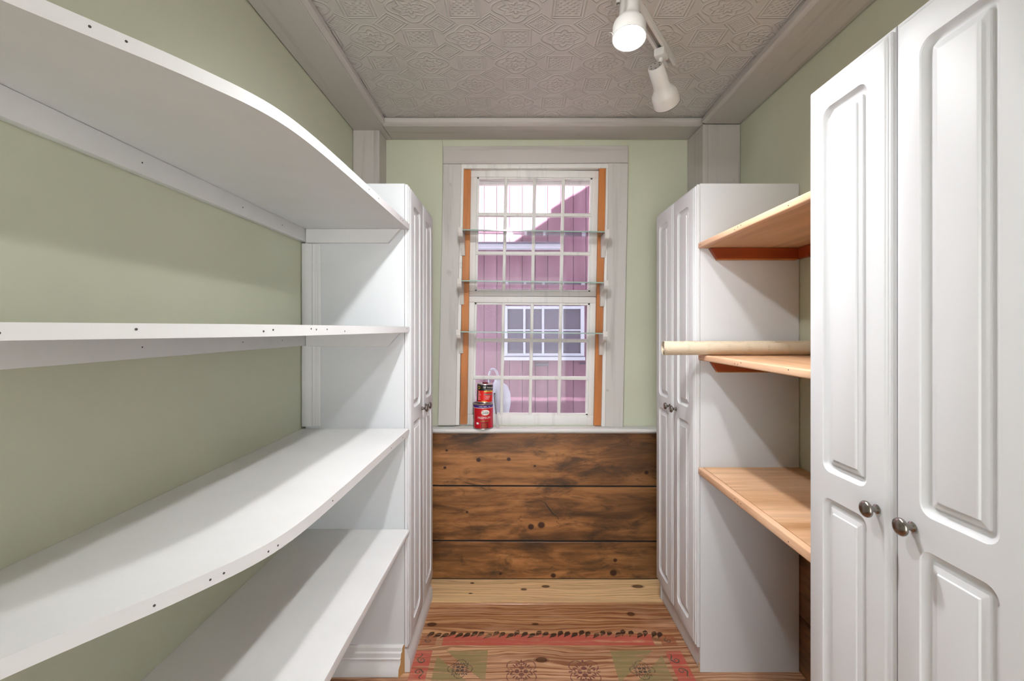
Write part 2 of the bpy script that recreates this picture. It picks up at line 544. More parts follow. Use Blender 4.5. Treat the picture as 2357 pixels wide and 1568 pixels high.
def lathe(bm, prof, n=24, mi=0, M4=None, cap=True):
    rings = []
    for r, z in prof:
        ring = []
        if r < 1e-6:
            v = bm.verts.new((0, 0, z)); ring = [v] * n
        else:
            for i in range(n):
                a = 2 * math.pi * i / n
                ring.append(bm.verts.new((r * math.cos(a), r * math.sin(a), z)))
        rings.append(ring)
    for k in range(len(rings) - 1):
        A, B = rings[k], rings[k + 1]
        for i in range(n):
            j = (i + 1) % n
            q = []
            for v in (A[i], A[j], B[j], B[i]):
                if v not in q: q.append(v)
            if len(q) >= 3:
                f = bm.faces.new(q); f.material_index = mi
    if cap:
        for ring in (rings[0], rings[-1]):
            if len(set(ring)) == n:
                f = bm.faces.new(ring); f.material_index = mi
    if M4 is not None:
        vs = set(v for r in rings for v in r)
        bmesh.ops.transform(bm, matrix=M4, verts=list(vs))
    return rings

def tube(bm, pts, r, n=8, mi=0):
    pts = [Vector(p) for p in pts]
    rings = []
    for i, p in enumerate(pts):
        d = (pts[min(i + 1, len(pts) - 1)] - pts[max(i - 1, 0)]).normalized()
        up = Vector((0, 0, 1)) if abs(d.z) < 0.9 else Vector((1, 0, 0))
        s = d.cross(up).normalized(); u = s.cross(d)
        rr = r[i] if isinstance(r, (list, tuple)) else r
        rings.append([bm.verts.new(p + s * rr * math.cos(2 * math.pi * k / n) + u * rr * math.sin(2 * math.pi * k / n)) for k in range(n)])
    for a, b in zip(rings, rings[1:]):
        for k in range(n):
            f = bm.faces.new((a[k], a[(k + 1) % n], b[(k + 1) % n], b[k])); f.material_index = mi
    bm.faces.new(rings[0]).material_index = mi
    bm.faces.new(rings[-1][::-1]).material_index = mi

def ax_matrix(origin, axis):
    """matrix placing local +Z along axis"""
    q = Vector(axis).normalized().to_track_quat('Z', 'Y')
    return Matrix.Translation(Vector(origin)) @ q.to_matrix().to_4x4()

def at(px, py, d):
    """world point of a photo pixel that lies at depth d from the camera plane"""
    return Vector(((px - CX) * d / F, d, EYE - (py - CY) * d / F))

def onfloor(px, py):
    d = EYE * F / (py - CY)
    return Vector(((px - CX) * d / F, d, 0.0))

def slab(bm, quad, d0, d1, mi=0):
    """board whose front outline is a quad of photo pixels at depth d0, and which is d1-d0 thick"""
    fr = [at(x, y, d0) for x, y in quad]
    lo = [bm.verts.new(p) for p in fr]
    hi = [bm.verts.new((p.x, d1, p.z)) for p in fr]
    n = len(quad)
    bm.faces.new(lo).material_index = mi; bm.faces.new(hi[::-1]).material_index = mi
    for i in range(n):
        bm.faces.new((lo[i], lo[(i + 1) % n], hi[(i + 1) % n], hi[i])).material_index = mi

def slabo(name, quad, d0, d1, mat, parent=None, bev=0.0, seg=2):
    bm = bmesh.new(); slab(bm, quad, d0, d1); bevel(bm, bev, seg)
    return finish(name, bm, mat, parent)

def catmull(pts, k=8):
    out = []
    n = len(pts)
    for i in range(n - 1):
        p0, p1, p2, p3 = (Vector(pts[max(i - 1, 0)]), Vector(pts[i]), Vector(pts[i + 1]), Vector(pts[min(i + 2, n - 1)]))
        for j in range(k):
            t = j / k
            out.append(0.5 * ((2 * p1) + (p2 - p0) * t + (2 * p0 - 5 * p1 + 4 * p2 - p3) * t * t + (3 * p1 - p0 - 3 * p2 + p3) * t ** 3))
    out.append(Vector(pts[-1]))
    return out

# ------------------------------------------------------------------ room dimensions
WL, WR = -0.80, 1.066       # inner faces of the side walls
WB = 2.351                  # back wall
WN = -0.80                  # wall behind the camera
HC = EYE + 1.015            # ceiling
HB = EYE + 0.975            # underside of the boxed beams

# ------------------------------------------------------------------ setting
fl = sempty('floor', 'pine board floor with a worn painted stencil border')
for i in range(len(JOINTS) - 1):
    boxo('floor_plank', WL - 0.03, WR + 0.03, JOINTS[i + 1] + 0.0011, JOINTS[i] - 0.0011, -0.03, 0.0, 'floor', fl, 0.0015, 1)
boxo('subfloor', WL - 0.2, WR + 0.2, WN - 0.2, WB + 0.02, -0.16, -0.031, 'dark', fl)

struct(boxo('ceiling', WL - 0.15, WR + 0.15, WN - 0.15, WB + 0.15, HC, HC + 0.12, 'ceiling'), 'embossed paper ceiling painted greige')
struct(boxo('wall_left', WL - 0.15, WL, WN - 0.15, WB + 0.15, -0.16, HC, 'green'), 'sage green left wall behind white shelves')
bm = bmesh.new()
box(bm, WR, WR + 0.15, WN - 0.15, WB + 0.15, 0.768, HC)
box(bm, WR + 0.010, WR + 0.15, WN - 0.15, WB + 0.15, -0.16, 0.768)
wr = struct(finish('wall_right', bm, 'green', smooth=0), 'sage green right wall above dark boards')
# dark wainscot boards low on the right wall
for i, (a, b) in enumerate(((0.0, 0.205), (0.211, 0.48), (0.486, 0.765))):
    boxo('wainscot_board', WR + 0.0002, WR + 0.012, WN, 2.15, a, b, 'wain', wr, 0.002, 1)

# wall behind the camera with an open doorway
bm = bmesh.new()
box(bm, WL, -0.52, WN - 0.12, WN, 0, HC)
box(bm, 0.62, WR, WN - 0.12, WN, 0, HC)
box(bm, -0.52, 0.62, WN - 0.12, WN, 2.08, HC)
struct(finish('wall_rear', bm, 'green', smooth=0), 'sage green wall with an open doorway behind the viewer')

# the room beyond that doorway, with a wide opening shaped for fill light and an added sun-blocking roof
bm = bmesh.new()
YH = -3.2
box(bm, -2.0, -1.9, YH, WN - 0.12, -0.16, 2.5)
box(bm, 1.9, 2.0, YH, WN - 0.12, -0.16, 2.5)
box(bm, -2.0, WL, WN - 0.14, WN - 0.121, -0.16, 2.5)
box(bm, WR, 2.0, WN - 0.14, WN - 0.121, -0.16, 2.5)
box(bm, -2.0, 2.0, YH - 0.1, YH, 2.2, 2.5)
box(bm, -2.0, -1.7, YH - 0.1, YH, -0.16, 2.2)
box(bm, 1.7, 2.0, YH - 0.1, YH, -0.16, 2.2)
struct(finish('wall_hall', bm, 'outer', smooth=0), 'plain walls of the room behind the viewer')
struct(boxo('ceiling_hall', -2.0, 2.0, YH - 0.1, WN - 0.121, 2.42, 2.54, 'outer'), 'plain ceiling of the room behind the viewer')
struct(boxo('floor_hall', -2.0, 2.0, YH, WN - 0.0005, -0.03, -0.002, 'outer'), 'plain floor of the room behind the viewer')
struct(boxo('roof_sun_block', -3.0, 3.0, YH - 2.8, YH - 0.101, 2.42, 2.54, 'outer'), 'unseen roof added to keep the sun out of the room behind the viewer')  # out-of-view slab, added only to keep direct sun off the hall floor

# back wall, with the window opening leaning slightly like the old house
bm = bmesh.new()
OL, OR = (1058, 1047), (1403, 1393)      # opening edges top, bottom in photo pixels at the wall plane
def wq(x0t, x0b, x1t, x1b, yt, yb): return [(x0t, yt), (x1t, yt), (x1b, yb), (x0b, yb)]
lx, rx = CX + (WL - 0.02) * F / WB, CX + (WR + 0.02) * F / WB
slab(bm, wq(lx, lx, 1018.5, 1018.5, 300, 1345), WB, WB + 0.15)
slab(bm, wq(1020.3, 1020.3, 1058, 1058, 300, 380), WB + 0.001, WB + 0.15)
slab(bm, wq(1020.3, 1020.3, 1058, 1047, 380, 980), WB + 0.001, WB + 0.15)
slab(bm, wq(1058, 1058, rx, rx, 300, 380), WB + 0.001, WB + 0.15)
slab(bm, wq(1403, 1393, rx, rx, 380, 980), WB + 0.001, WB + 0.15)
slab(bm, wq(1020.3, 1020.3, rx, rx, 980, 1345), WB + 0.001, WB + 0.15)
slab(bm, wq(1017, 1017, 1021, 1021, 300, 1340), WB + 0.006, WB + 0.15)
wb = struct(finish('wall_back', bm, 'green', smooth=0), 'sage green back wall around the window')

# stained wainscot boards below the window
WY = 2.335
for (yt, yb) in ((998, 1116.5), (1120.5, 1243), (1247, 1332.5)):
    slabo('wainscot_board', [(905, yt), (1600, yt + (0 if yt < 1000 else 2.5)), (1600, yb + (2.5 if yb < 1300 else 0)), (905, yb)], WY, WB + 0.002, 'wain', wb, 0.002, 1)
slabo('wainscot_backing', [(905, 1000), (1600, 1000), (1600, 1333), (905, 1333)], WB - 0.008, WB + 0.0015, 'dark', wb)
# the crack in the middle board
bm = bmesh.new()
cr = [(1222, 1149), (1240, 1152), (1253, 1157), (1258, 1164), (1266, 1176), (1272, 1184), (1283, 1190), (1285, 1197), (1280, 1200), (1286, 1206), (1293, 1209)]
wd = [0.3, .5, .8, 1.3, 1.4, 1.2, .9, .9, .6, .5, .2]
a = [bm.verts.new(at(x, y, WY - 0.0006)) for (x, y) in cr]
b = [bm.verts.new(at(x + w_ * 1.1, y - w_ * 0.9, WY - 0.0006)) for (x, y), w_ in zip(cr, wd)]
for i in range(len(cr) - 1):
    bm.faces.new((a[i], a[i + 1], b[i + 1], b[i]))
finish('board_crack', bm, 'dark', wb, smooth=0)

# boxed beams round the ceiling, posts in the back corners
BLX, BRX, BBY = -0.642, 0.897, 2.19
def bead_profile(s):
    return [(0, 0), (0.010 * s, 0.003), (0.016 * s, 0.010), (0.016 * s, 0.030), (0.012 * s, 0.036), (0, 0.040)]
t1 = sempty('trim_1', 'boxed greige beam along the left wall with a beaded moulding')
boxo('beam_board', WL + 0.0035, BLX, WN, WB - 0.003, HB, HC + 0.02, 'greige_y', t1, 0.0015, 1)
bm = bmesh.new()
prism(bm, [(BLX + 0.0005 + x, HB + 0.004 + z * 0.9) for x, z in bead_profile(1.0)], 1, WN, BBY - 0.017)
finish('ceiling_moulding', bm, 'greige_y', t1)
t2 = sempty('trim_2', 'boxed greige beam along the right wall with a loose moulding')
boxo('beam_board', BRX, WR - 0.0035, WN, 2.155, HB - 0.004, HC + 0.02, 'greige_y', t2, 0.0015, 1)
bm = bmesh.new()
prism(bm, [(BRX - 0.0005 - x * 0.9, HB - 0.004 + z * 0.78) for x, z in bead_profile(1.0)], 1, WN, 2.15)
finish('ceiling_moulding', bm, 'greige_y', t2)
t3 = sempty('trim_3', 'boxed greige beam across the back wall above the window')
boxo('beam_board', BLX + 0.002, WR, BBY, WB - 0.003, HB + 0.0015, HC + 0.02, 'greige_x', t3, 0.0015, 1)
bm = bmesh.new()
prism(bm, [(BBY - 0.0005 - x, HB + 0.004 + z * 0.9) for x, z in bead_profile(1.0)], 0, BLX + 0.001, BRX - 0.001)
finish('ceiling_moulding', bm, 'greige_x', t3)
t4 = sempty('trim_4', 'greige corner post left of the window with a beaded edge')
boxo('post_face', WL + 0.002, -0.669, 2.232, WB, 0, HB - 0.0005, 'greige_z', t4, 0.001, 1)
boxo('post_bead', -0.697, -0.6685, 2.2285, 2.24, 0, HB - 0.0005, 'greige_z', t4, 0.003, 3)
t5 = sempty('trim_5', 'greige corner post right of the window with a beaded edge')
boxo('post_face', 0.887, WR - 0.001, 2.158, WB, 0, HB - 0.0045, 'greige_z', t5, 0.001, 1)
boxo('post_bead', 0.8865, 0.912, 2.1545, 2.166, 0, HB - 0.0045, 'greige_z', t5, 0.003, 3)

# the ledge under the window, running the width of the wall
t6 = sempty('trim_6', 'white painted window ledge running above the dark boards')
ZS = EYE - 0.503
boxo('ledge_board', -0.64, 0.86, 2.278, WB + 0.07, ZS - 0.017, ZS, 'sill', t6, 0.004, 3)
boxo('ledge_moulding', -0.64, 0.86, 2.305, WB, ZS - 0.028, ZS - 0.0175, 'sill', t6, 0.003, 2)

# ------------------------------------------------------------------ window
win = sempty('window_1', 'old double-hung twelve-over-twelve window with white peeling sashes')
# casing boards
slabo('casing_board', [(1020, 337), (1446, 335), (1446, 374.5), (1020, 377)], 2.328, WB, 'greige_x', win, 0.0015, 1)
slabo('casing_board', wq(1020, 1008, 1062, 1048, 377.6, 979.5), 2.329, WB, 'casing', win, 0.0015, 1)
slabo('casing_board', wq(1400.5, 1393, 1446, 1434, 375.4, 984), 2.329, WB, 'casing', win, 0.0015, 1)
# inner stop beads
slabo('stop_bead', [(1060, 377.5), (1403, 376), (1403, 386.5), (1060, 388)], 2.334, WB + 0.03, 'sash', win, 0.003, 2)
slabo('stop_bead', wq(1061, 1047, 1067.5, 1057, 386, 979), 2.334, WB + 0.03, 'sash', win, 0.003, 2)
slabo('stop_bead', wq(1395.5, 1384, 1402, 1394, 386, 983), 2.334, WB + 0.03, 'sash', win, 0.003, 2)
# orange wood strips that carry the glass shelves
so = slabo('shelf_support_strip', wq(1067.5, 1059, 1083.5, 1075, 390, 976.5), 2.343, 2.362, 'strip', win, 0.001, 1)
so['label'] = 'orange pine strip'
so = slabo('shelf_support_strip', wq(1379.5, 1367, 1395, 1383.5, 386, 980), 2.343, 2.362, 'strip', win, 0.001, 1)
so['label'] = 'orange pine strip'
# jambs around the opening
slabo('jamb', wq(1050, 1038, 1068, 1060, 378, 985), WB + 0.012, WB + 0.149, 'casing', win)
slabo('jamb', wq(1395, 1383, 1412, 1402, 378, 985), WB + 0.012, WB + 0.149, 'casing', win)
slabo('jamb', [(1052, 368), (1412, 368), (1412, 390), (1052, 390)], WB + 0.036, WB + 0.149, 'dark', win)
slabo('outer_sill', [(1030, 981), (1420, 983), (1420, 996), (1030, 994)], WB + 0.071, WB + 0.21, 'sill', win)

DS = 2.366   # front plane of the sashes
def lean(y): return (y - 392) * (-11.5 / 586.0)     # the window leans: horizontal drift in pixels
def sash(name, y0, y1, gy0, gy1, hb, dd, topdrop=0.0):
    s_ = bpy.data.objects.new(name, None); s_.empty_display_size = 0.05
    COL.objects.link(s_); s_.parent = win
    xl, xr, gl, gr = 1082, 1382, 1098.5, 1364
    sl = 2.0
    def q(xa, xb, ya, yb, s0=0, s1=sl):
        fx = lambda x: (x - xl) / (xr - xl)
        return [(xa + lean(ya), ya + sl * fx(xa)), (xb + lean(ya), ya + sl * fx(xb)), (xb + lean(yb), yb + sl * fx(xb)), (xa + lean(yb), yb + sl * fx(xa))]
    D0, D1 = dd, dd + 0.034
    slabo('rail', q(xl, xr, y0, gy0), D0, D1, 'sash', s_, 0.002, 2)
    slabo('rail', q(xl, xr, gy1, y1), D0, D1, 'sash', s_, 0.002, 2)
    slabo('stile', q(xl, gl, gy0, gy1), D0, D1, 'sash', s_, 0.002, 2)
    slabo('stile', q(gr, xr, gy0, gy1), D0, D1, 'sash', s_, 0.002, 2)
    # glazing lip round the glass
    for nm, qq in (('glazing_bead', q(gl, gl + 5, gy0, gy1)), ('glazing_bead', q(gr - 5, gr, gy0, gy1)),
                   ('glazing_bead', q(gl, gr, gy0, gy0 + 5)), ('glazing_bead', q(gl, gr, gy1 - 4, gy1))):
        slabo(nm, qq, D0 + 0.008, D1 - 0.004, 'sash', s_, 0.0015, 1)
    w_ = (gr - gl) / 4.0
    xs = [gl + w_ * i for i in range(1, 4)]
    for x in xs:
        slabo('muntin', q(x - 3.6, x + 3.6, gy0 - 1, gy1 + 1), D0 + 0.003, D1 - 0.002, 'sash', s_, 0.0035, 3)
    for y in hb:
        slabo('muntin', q(gl - 1, gr + 1, y - 4, y + 4), D0 + 0.0035, D1 - 0.0025, 'sash', s_, 0.0035, 3)
    ex = [gl] + xs + [gr]; ey = [gy0] + list(hb) + [gy1]
    for i in range(4):
        for j in range(3):
            slabo('pane', q(ex[i] + 0.5, ex[i + 1] - 0.5, ey[j] + 0.5, ey[j + 1] - 0.5), D0 + 0.018, D0 + 0.0205, 'pane', s_)
    return s_
us = sash('upper_sash', 391, 681, 407, 670, (493, 582), DS)
ls = sash('lower_sash', 681.8, 979, 696, 954.5, (783, 869.5), DS - 0.002)
# blind stop seen through the top panes
slabo('blind_stop', [(1080, 404), (1385, 404), (1385, 425), (1080, 425)], DS + 0.045, DS + 0.07, 'sash', win)

# ------------------------------------------------------------------ glass shelves across the window
def bracket_mesh(h=0.108, dep=0.118, th=0.021):
    # side outline in (y, z): y = 0 at the strip, going towards the room at -y ; z = 0 at the glass underside
    top = [(0.0, 0.0), (-dep + 0.014, 0.0), (-dep + 0.014, 0.014), (-dep, 0.014), (-dep, -0.012)]
    curve = catmull([(-dep, -0.012), (-dep + 0.012, -0.030), (-dep * 0.62, -0.040), (-dep * 0.34, -0.052), (-0.026, -0.075), (-0.016, -h + 0.004)], 5)
    pts = top + [tuple(p) for p in curve[1:]] + [(-0.014, -h), (0.0, -h)]
    bm = bmesh.new()
    prism(bm, [(p[0], p[1]) for p in pts], 0, -th / 2, th / 2)
    bm.normal_update(); bmesh.ops.triangulate(bm, faces=[f for f in bm.faces if len(f.verts) > 4])
    return bm
brk = None
shelf_names = ('uppermost glass shelf across the window on white scroll brackets',
               'middle glass shelf across the window, level with the top sash bottom',
               'lowest glass shelf across the window, crossing the bottom sash')
for k, (yl, yr) in enumerate(((527.5, 532.5), (645, 649.5), (762.5, 766.5))):
    DF = 2.232
    pl, pr = at(1063 + lean(yl) + 2.5, yl, DF), at(1394 + lean(yr) + 3, yr, DF)
    base = at(1228, (yl + yr) / 2, DF)
    t = thing('glass_shelf', shelf_names[k], 'shelf', (base.x, 2.343, base.z), 'glass shelves across the window')
    bm = bmesh.new()
    th = 0.006
    vs = []
    for (p, yy) in ((pl, DF), (pr, DF), (pr, 2.340), (pl, 2.340)):
        vs.append((p.x - base.x, yy - 2.343, p.z - base.z))
    lo = [bm.verts.new((x, y, z - th)) for x, y, z in vs]; hi = [bm.verts.new(v) for v in vs]
    bm.faces.new(lo); bm.faces.new(hi)
    for i in range(4):
        f = bm.faces.new((lo[i], lo[(i + 1) % 4], hi[(i + 1) % 4], hi[i]))
        f.material_index = 1 if i == 0 else 0
    finish('glass_panel', bm, ['shelfglass', 'glassedge'], t, smooth=0)
    for p, sg in ((pl, -1), (pr, 1)):
        if brk is None:
            brk = finish('bracket', bracket_mesh(), 'bracket', t, 25)
            o = brk
        else:
            o = instance('bracket', brk.data, t)
        o.location = (p.x - base.x + sg * 0.006, 0.0, p.z - base.z - th)

# ------------------------------------------------------------------ cabinets
CW, CD, CHT = 0.476, 0.371, EYE + 0.545    # width along the wall, depth, height
DW, DZ0, DZ1 = 0.2362, 0.094, EYE + 0.542
def door_mesh():
    """door in the local plane: width along Y (0..DW), height Z, front towards -X ; back at X = 0"""
    bm = bmesh.new()
    T = 0.020
    zs = EYE - 0.335                      # seam between the two cells
    prof = [(0.0, 0.0), (0.0, -0.009), (0.0012, -0.0105), (0.0055, -0.0115), (0.0068, -0.0150), (0.0110, -0.0165), (0.0135, -0.0192), (0.0155, -T)]
    rings = []
    for ins, x in prof:
        y0, y1, z0, z1 = ins, DW - ins, DZ0 + ins, DZ1 - ins
        rings.append([bm.verts.new((x, y, z)) for y, z in ((y0, z0), (y1, z0), (y1, zs), (y1, z1), (y0, z1), (y0, zs))])
    bm.faces.new(rings[0])
    for A, B in zip(rings, rings[1:]):
        for i in range(6):
            bm.faces.new((A[i], A[(i + 1) % 6], B[(i + 1) % 6], B[i]))
    R = rings[-1]
    cells = [((R[5], R[2], R[3], R[4]), 0.055, DW - 0.055, EYE - 0.3076, EYE + 0.477),
             ((R[0], R[1], R[2], R[5]), 0.055, DW - 0.055, EYE - 1.131, EYE - 0.3634)]
    gp = [(0.0, 0.0), (0.0008, 0.0026), (0.0035, 0.0048), (0.0070, 0.0078), (0.0110, 0.0092), (0.0150, 0.0090), (0.0175, 0.0082), (0.0186, 0.0056), (0.0285, 0.0032), (0.0300, 0.0006), (0.0320, 0.0002)]
    for corners, y0, y1, z0, z1 in cells:
        prev = None
        for k, (ins, dep) in enumerate(gp):
            rad = max(0.022 - ins * 1.05, 0.0015)
            ring = []
            NA = 6
            for (cy, cz, a0) in ((y0 + ins + rad, z0 + ins + rad, 180), (y1 - ins - rad, z0 + ins + rad, 270),
                                 (y1 - ins - rad, z1 - ins - rad, 0), (y0 + ins + rad, z1 - ins - rad, 90)):
                for j in range(NA + 1):
                    aa = math.radians(a0 + 90 * j / NA)
                    ring.append(bm.verts.new((-T + dep, cy + rad * math.cos(aa), cz + rad * math.sin(aa))))
            n = len(ring)
            if prev is None:
                for c in range(4):
                    for j in range(NA):
                        bm.faces.new((corners[c], ring[c * (NA + 1) + j], ring[c * (NA + 1) + j + 1]))
                    d = (c + 1) % 4
                    bm.faces.new((corners[c], ring[c * (NA + 1) + NA], ring[(d * (NA + 1)) % n], corners[d]))
            else:
                for i in range(n):
                    bm.faces.new((prev[i], prev[(i + 1) % n], ring[(i + 1) % n], ring[i]))
            prev = ring
        bm.faces.new(prev)
    return bm
door0 = None; knob0 = None; body0 = None
def knob_bm():
    bm = bmesh.new()
    lathe(bm, [(0.0075, 0), (0.0085, 0.001), (0.0085, 0.003), (0.0060, 0.005), (0.0052, 0.011), (0.0062, 0.014), (0.0115, 0.0165), (0.0148, 0.0195),
               (0.0152, 0.022), (0.0138, 0.025), (0.0095, 0.0275), (0.004, 0.0285), (0.0, 0.0287)], 24,
          M4=Matrix.Rotation(math.radians(-90), 4, 'Y'))
    return bm
def body_bm():
    bm = bmesh.new()
    tk = 0.016
    # local: Y 0..CW, X 0 (front) .. CD (back)
    box(bm, 0, CD, 0, tk, 0, CHT)
    box(bm, 0, CD, CW - tk, CW, 0, CHT)
    box(bm, 0.002, CD, tk, CW - tk, CHT - tk, CHT - 0.001)
    box(bm, 0.002, CD, tk, CW - tk, 0.092, 0.092 + tk)
    box(bm, CD - 0.006, CD - 0.001, tk, CW - tk, 0.11, CHT - tk)
    return bm
def cabinet(label, loc, rot=0):
    """front at local X = 0 facing -X"""
    global door0, knob0, body0
    t = thing('storage_cabinet', label, 'cabinet', loc, 'white two-door cabinets')
    t.rotation_euler = (0, 0, rot)
    if body0 is None:
        body0 = finish('body', body_bm(), 'side', t, 0).data
    else:
        instance('body', body0, t)
    boxo('toe_kick', 0.004, 0.016, 0.0165, CW - 0.0165, 0.0, 0.0915, 'cabinet', t)
    for i in range(2):
        if door0 is None:
            d = finish('door', door_mesh(), 'cabinet', t, 28); door0 = d.data
        else:
            d = instance('door', door0, t)
        d.location = (-0.0015, 0.0005 + i * (CW / 2 + 0.0008), 0)
        if knob0 is None:
            k = finish('knob', knob_bm(), 'nickel', d, 40); knob0 = k.data
        else:
            k = instance('knob', knob0, d)
        k.location = (-0.020, (DW - 0.043) if i == 0 else 0.030, EYE - 0.335)
    return t
CFR = 0.6935     # front of the right-hand carcases (doors reach 0.672)
cab_near = cabinet('white two-door cabinet in the right foreground', (CFR, 0.5755, 0))
cab_far = cabinet('white two-door cabinet right of the window, beyond the pine shelves', (CFR - 0.001, 1.707, 0))
cab_left = cabinet('white two-door cabinet left of the window at the end of the white shelves', (-0.4175, 1.707 + CW, 0), math.pi)
boxo('raw_edge', -0.0005, 0.0038, 0.001, 0.0155, 0.0, 0.03, 'rawend', cab_far)

# mouldings nailed to the left cabinet (local frame is turned by 180 degrees: x_l = -0.4175 - X, y_l = 2.164 - Y)
def to_left(X, Y): return (-0.4175 - X, 1.707 + CW - Y)
def casing_prof(w, t_):
    # profile across a moulding: (distance along width, thickness)
    return [(0, 0), (0, t_ * 0.9), (w * 0.05, t_), (w * 0.28, t_ * 0.96), (w * 0.42, t_ * 0.70), (w * 0.55, t_ * 0.60), (w * 0.60, t_ * 0.72), (w * 0.64, t_ * 0.60),
            (w * 0.78, t_ * 0.55), (w * 0.82, t_ * 0.40), (w * 0.94, t_ * 0.36), (w, t_ * 0.2), (w, 0)]
# base moulding across the end panel, raw cut end showing
bm = bmesh.new()
pr = casing_prof(0.105, 0.030)
lo = []; hi = []
for (w_, t_) in pr:
    x0, y0 = to_left(WL + 0.002, 1.7068 - t_)
    lo.append(bm.verts.new((x0, y0, w_)))
    x1, y1 = to_left(-0.4165 - t_ * 0.55, 1.7068 - t_)
    hi.append(bm.verts.new((x1, y1, w_)))
n = len(pr)
for i in range(n):
    bm.faces.new((lo[i], lo[(i + 1) % n], hi[(i + 1) % n], hi[i])).material_index = 0
bm.faces.new(lo)
f = bm.faces.new(hi); f.material_index = 1
finish('base_moulding', bm, ['white', 'mdf'], cab_left, 30)
# moulding below the doors
bm = bmesh.new()
pts = [(0.0005, 0), (-0.020, 0), (-0.021, 0.045), (-0.016, 0.055), (-0.014, 0.068), (-0.009, 0.075), (-0.0075, 0.084), (0.0005, 0.088)]
prism(bm, pts, 1, 0.012, CW + 0.0)
finish('base_moulding', bm, ['white'], cab_left, 30)
# fluted vertical moulding in the corner, in pieces between the shelves
for z0, z1 in ((1.286, 1.607), (0.925, 1.225), (0.575, 0.893)):
    bm = bmesh.new()
    p2 = []
    for (w_, t_) in casing_prof(0.066, 0.014):
        p2.append(to_left(WL + 0.003 + w_, 1.7068 - t_))
    prism(bm, p2, 2, z0, z1)
    finish('corner_moulding', bm, 'white', cab_left, 30)

# ------------------------------------------------------------------ white shelves on the left wall
FRONT = [(-0.735, 0.10), (-0.70, 0.27), (-0.645, 0.40), (-0.583, 0.513), (-0.535, 0.590), (-0.500, 0.645), (-0.470, 0.700), (-0.444, 0.755), (-0.426, 0.815),
         (-0.415, 0.90), (-0.409, 1.05), (-0.405, 1.30), (-0.402, 1.55), (-0.399, 1.7055)]
front = catmull(FRONT, 6)
def nail(parent, p, r=0.0018, axis=(0, -1, 0)):
    global nail0
    if nail0 is None:
        bm = bmesh.new(); lathe(bm, [(0.0, 0.0006), (0.0012, 0.0005), (0.0018, 0.0001), (0.0018, -0.001)], 8)
        o = finish('nail_head', bm, 'knot', parent); nail0 = o.data
    else:
        o = instance('nail_head', nail0, parent)
    o.location = p
    o.rotation_euler = Vector(axis).to_track_quat('Z', 'Y').to_euler()
    return o
nail0 = None
def left_shelf(label, ztop, th, nose, cleat=True, dz_far=0.0, seed=1, straight=False):
    t = thing('wall_shelf', label, 'shelf', (WL, 1.0, ztop - th), 'white curved wall shelves')
    ox, oy, oz = WL, 1.0, ztop - th
    fr = front
    if straight:
        fr = [Vector((-0.412, 0.10)), Vector((-0.410, 0.6)), Vector((-0.409, 1.05)), Vector((-0.399, 1.7055))]
    bm = bmesh.new()
    out = [(p[0] - ox, p[1] - oy) for p in fr]
    poly = out + [(0.0006, 1.7055 - oy), (0.0006, 0.10 - oy)]
    lo, hi = prism(bm, poly, 2, 0.0, th)
    nf = len(out)
    ed = []
    for ring in (lo, hi):
        for i in range(nf - 1):
            e = bm.edges.get((ring[i], ring[i + 1]))
            if e: ed.append(e)
    bevel(bm, nose, 4, ed)
    # a sagging tilt along the length
    if dz_far:
        for v in bm.verts:
            v.co.z += dz_far * (v.co.y + 0.4)
    bm.normal_update(); bmesh.ops.triangulate(bm, faces=[f for f in bm.faces if len(f.verts) > 4])
    finish('board', bm, 'white', t, 40)
    if cleat:
        boxo('wall_cleat', 0.0006, 0.020, 0.10 - oy, 1.705 - oy, -0.049, -0.0005, 'white', t, 0.002, 2)
        bm = bmesh.new()
        prism(bm, [(0.021, -0.0005), (0.372, -0.0005), (0.325, -0.052), (0.021, -0.052)], 1, 1.687 - oy, 1.7055 - oy)
        bevel(bm, 0.0012, 1)
        finish('end_cleat', bm, 'white', t)
    rnd = random.Random(seed)
    for i in range(3, len(fr) - 1, 1):
        if rnd.random() < (0.09 if not straight else 0.0):
            p = fr[i]; q = fr[i + 1]
            tx, ty = q[0] - p[0], q[1] - p[1]
            l = math.hypot(tx, ty)
            nx, ny = ty / l, -tx / l
            nail(t, (p[0] - ox + nx * 0.0003, p[1] - oy + ny * 0.0003, th * (0.35 + 0.3 * rnd.random())), axis=(nx, ny, 0))
    if cleat:
        for y in (0.95, 1.30, 1.52):
            nail(t, (0.0203, y - oy, -0.025), axis=(1, 0, 0))
    return t
left_shelf('uppermost white curved shelf on the left wall, above eye level', EYE + 0.394, 0.022, 0.0015, True, 0.0, 3)
left_shelf('white curved shelf at eye level on the left wall', EYE + 0.0075, 0.021, 0.005, True, 0.0, 5)
left_shelf('white curved shelf below eye level with a rounded nosing', EYE - 0.374, 0.023, 0.0085, True, 0.0, 9)
left_shelf('lowest white shelf on the left, with a straight rounded edge', EYE - 0.752, 0.024, 0.0085, True, 0.0, 11, True)

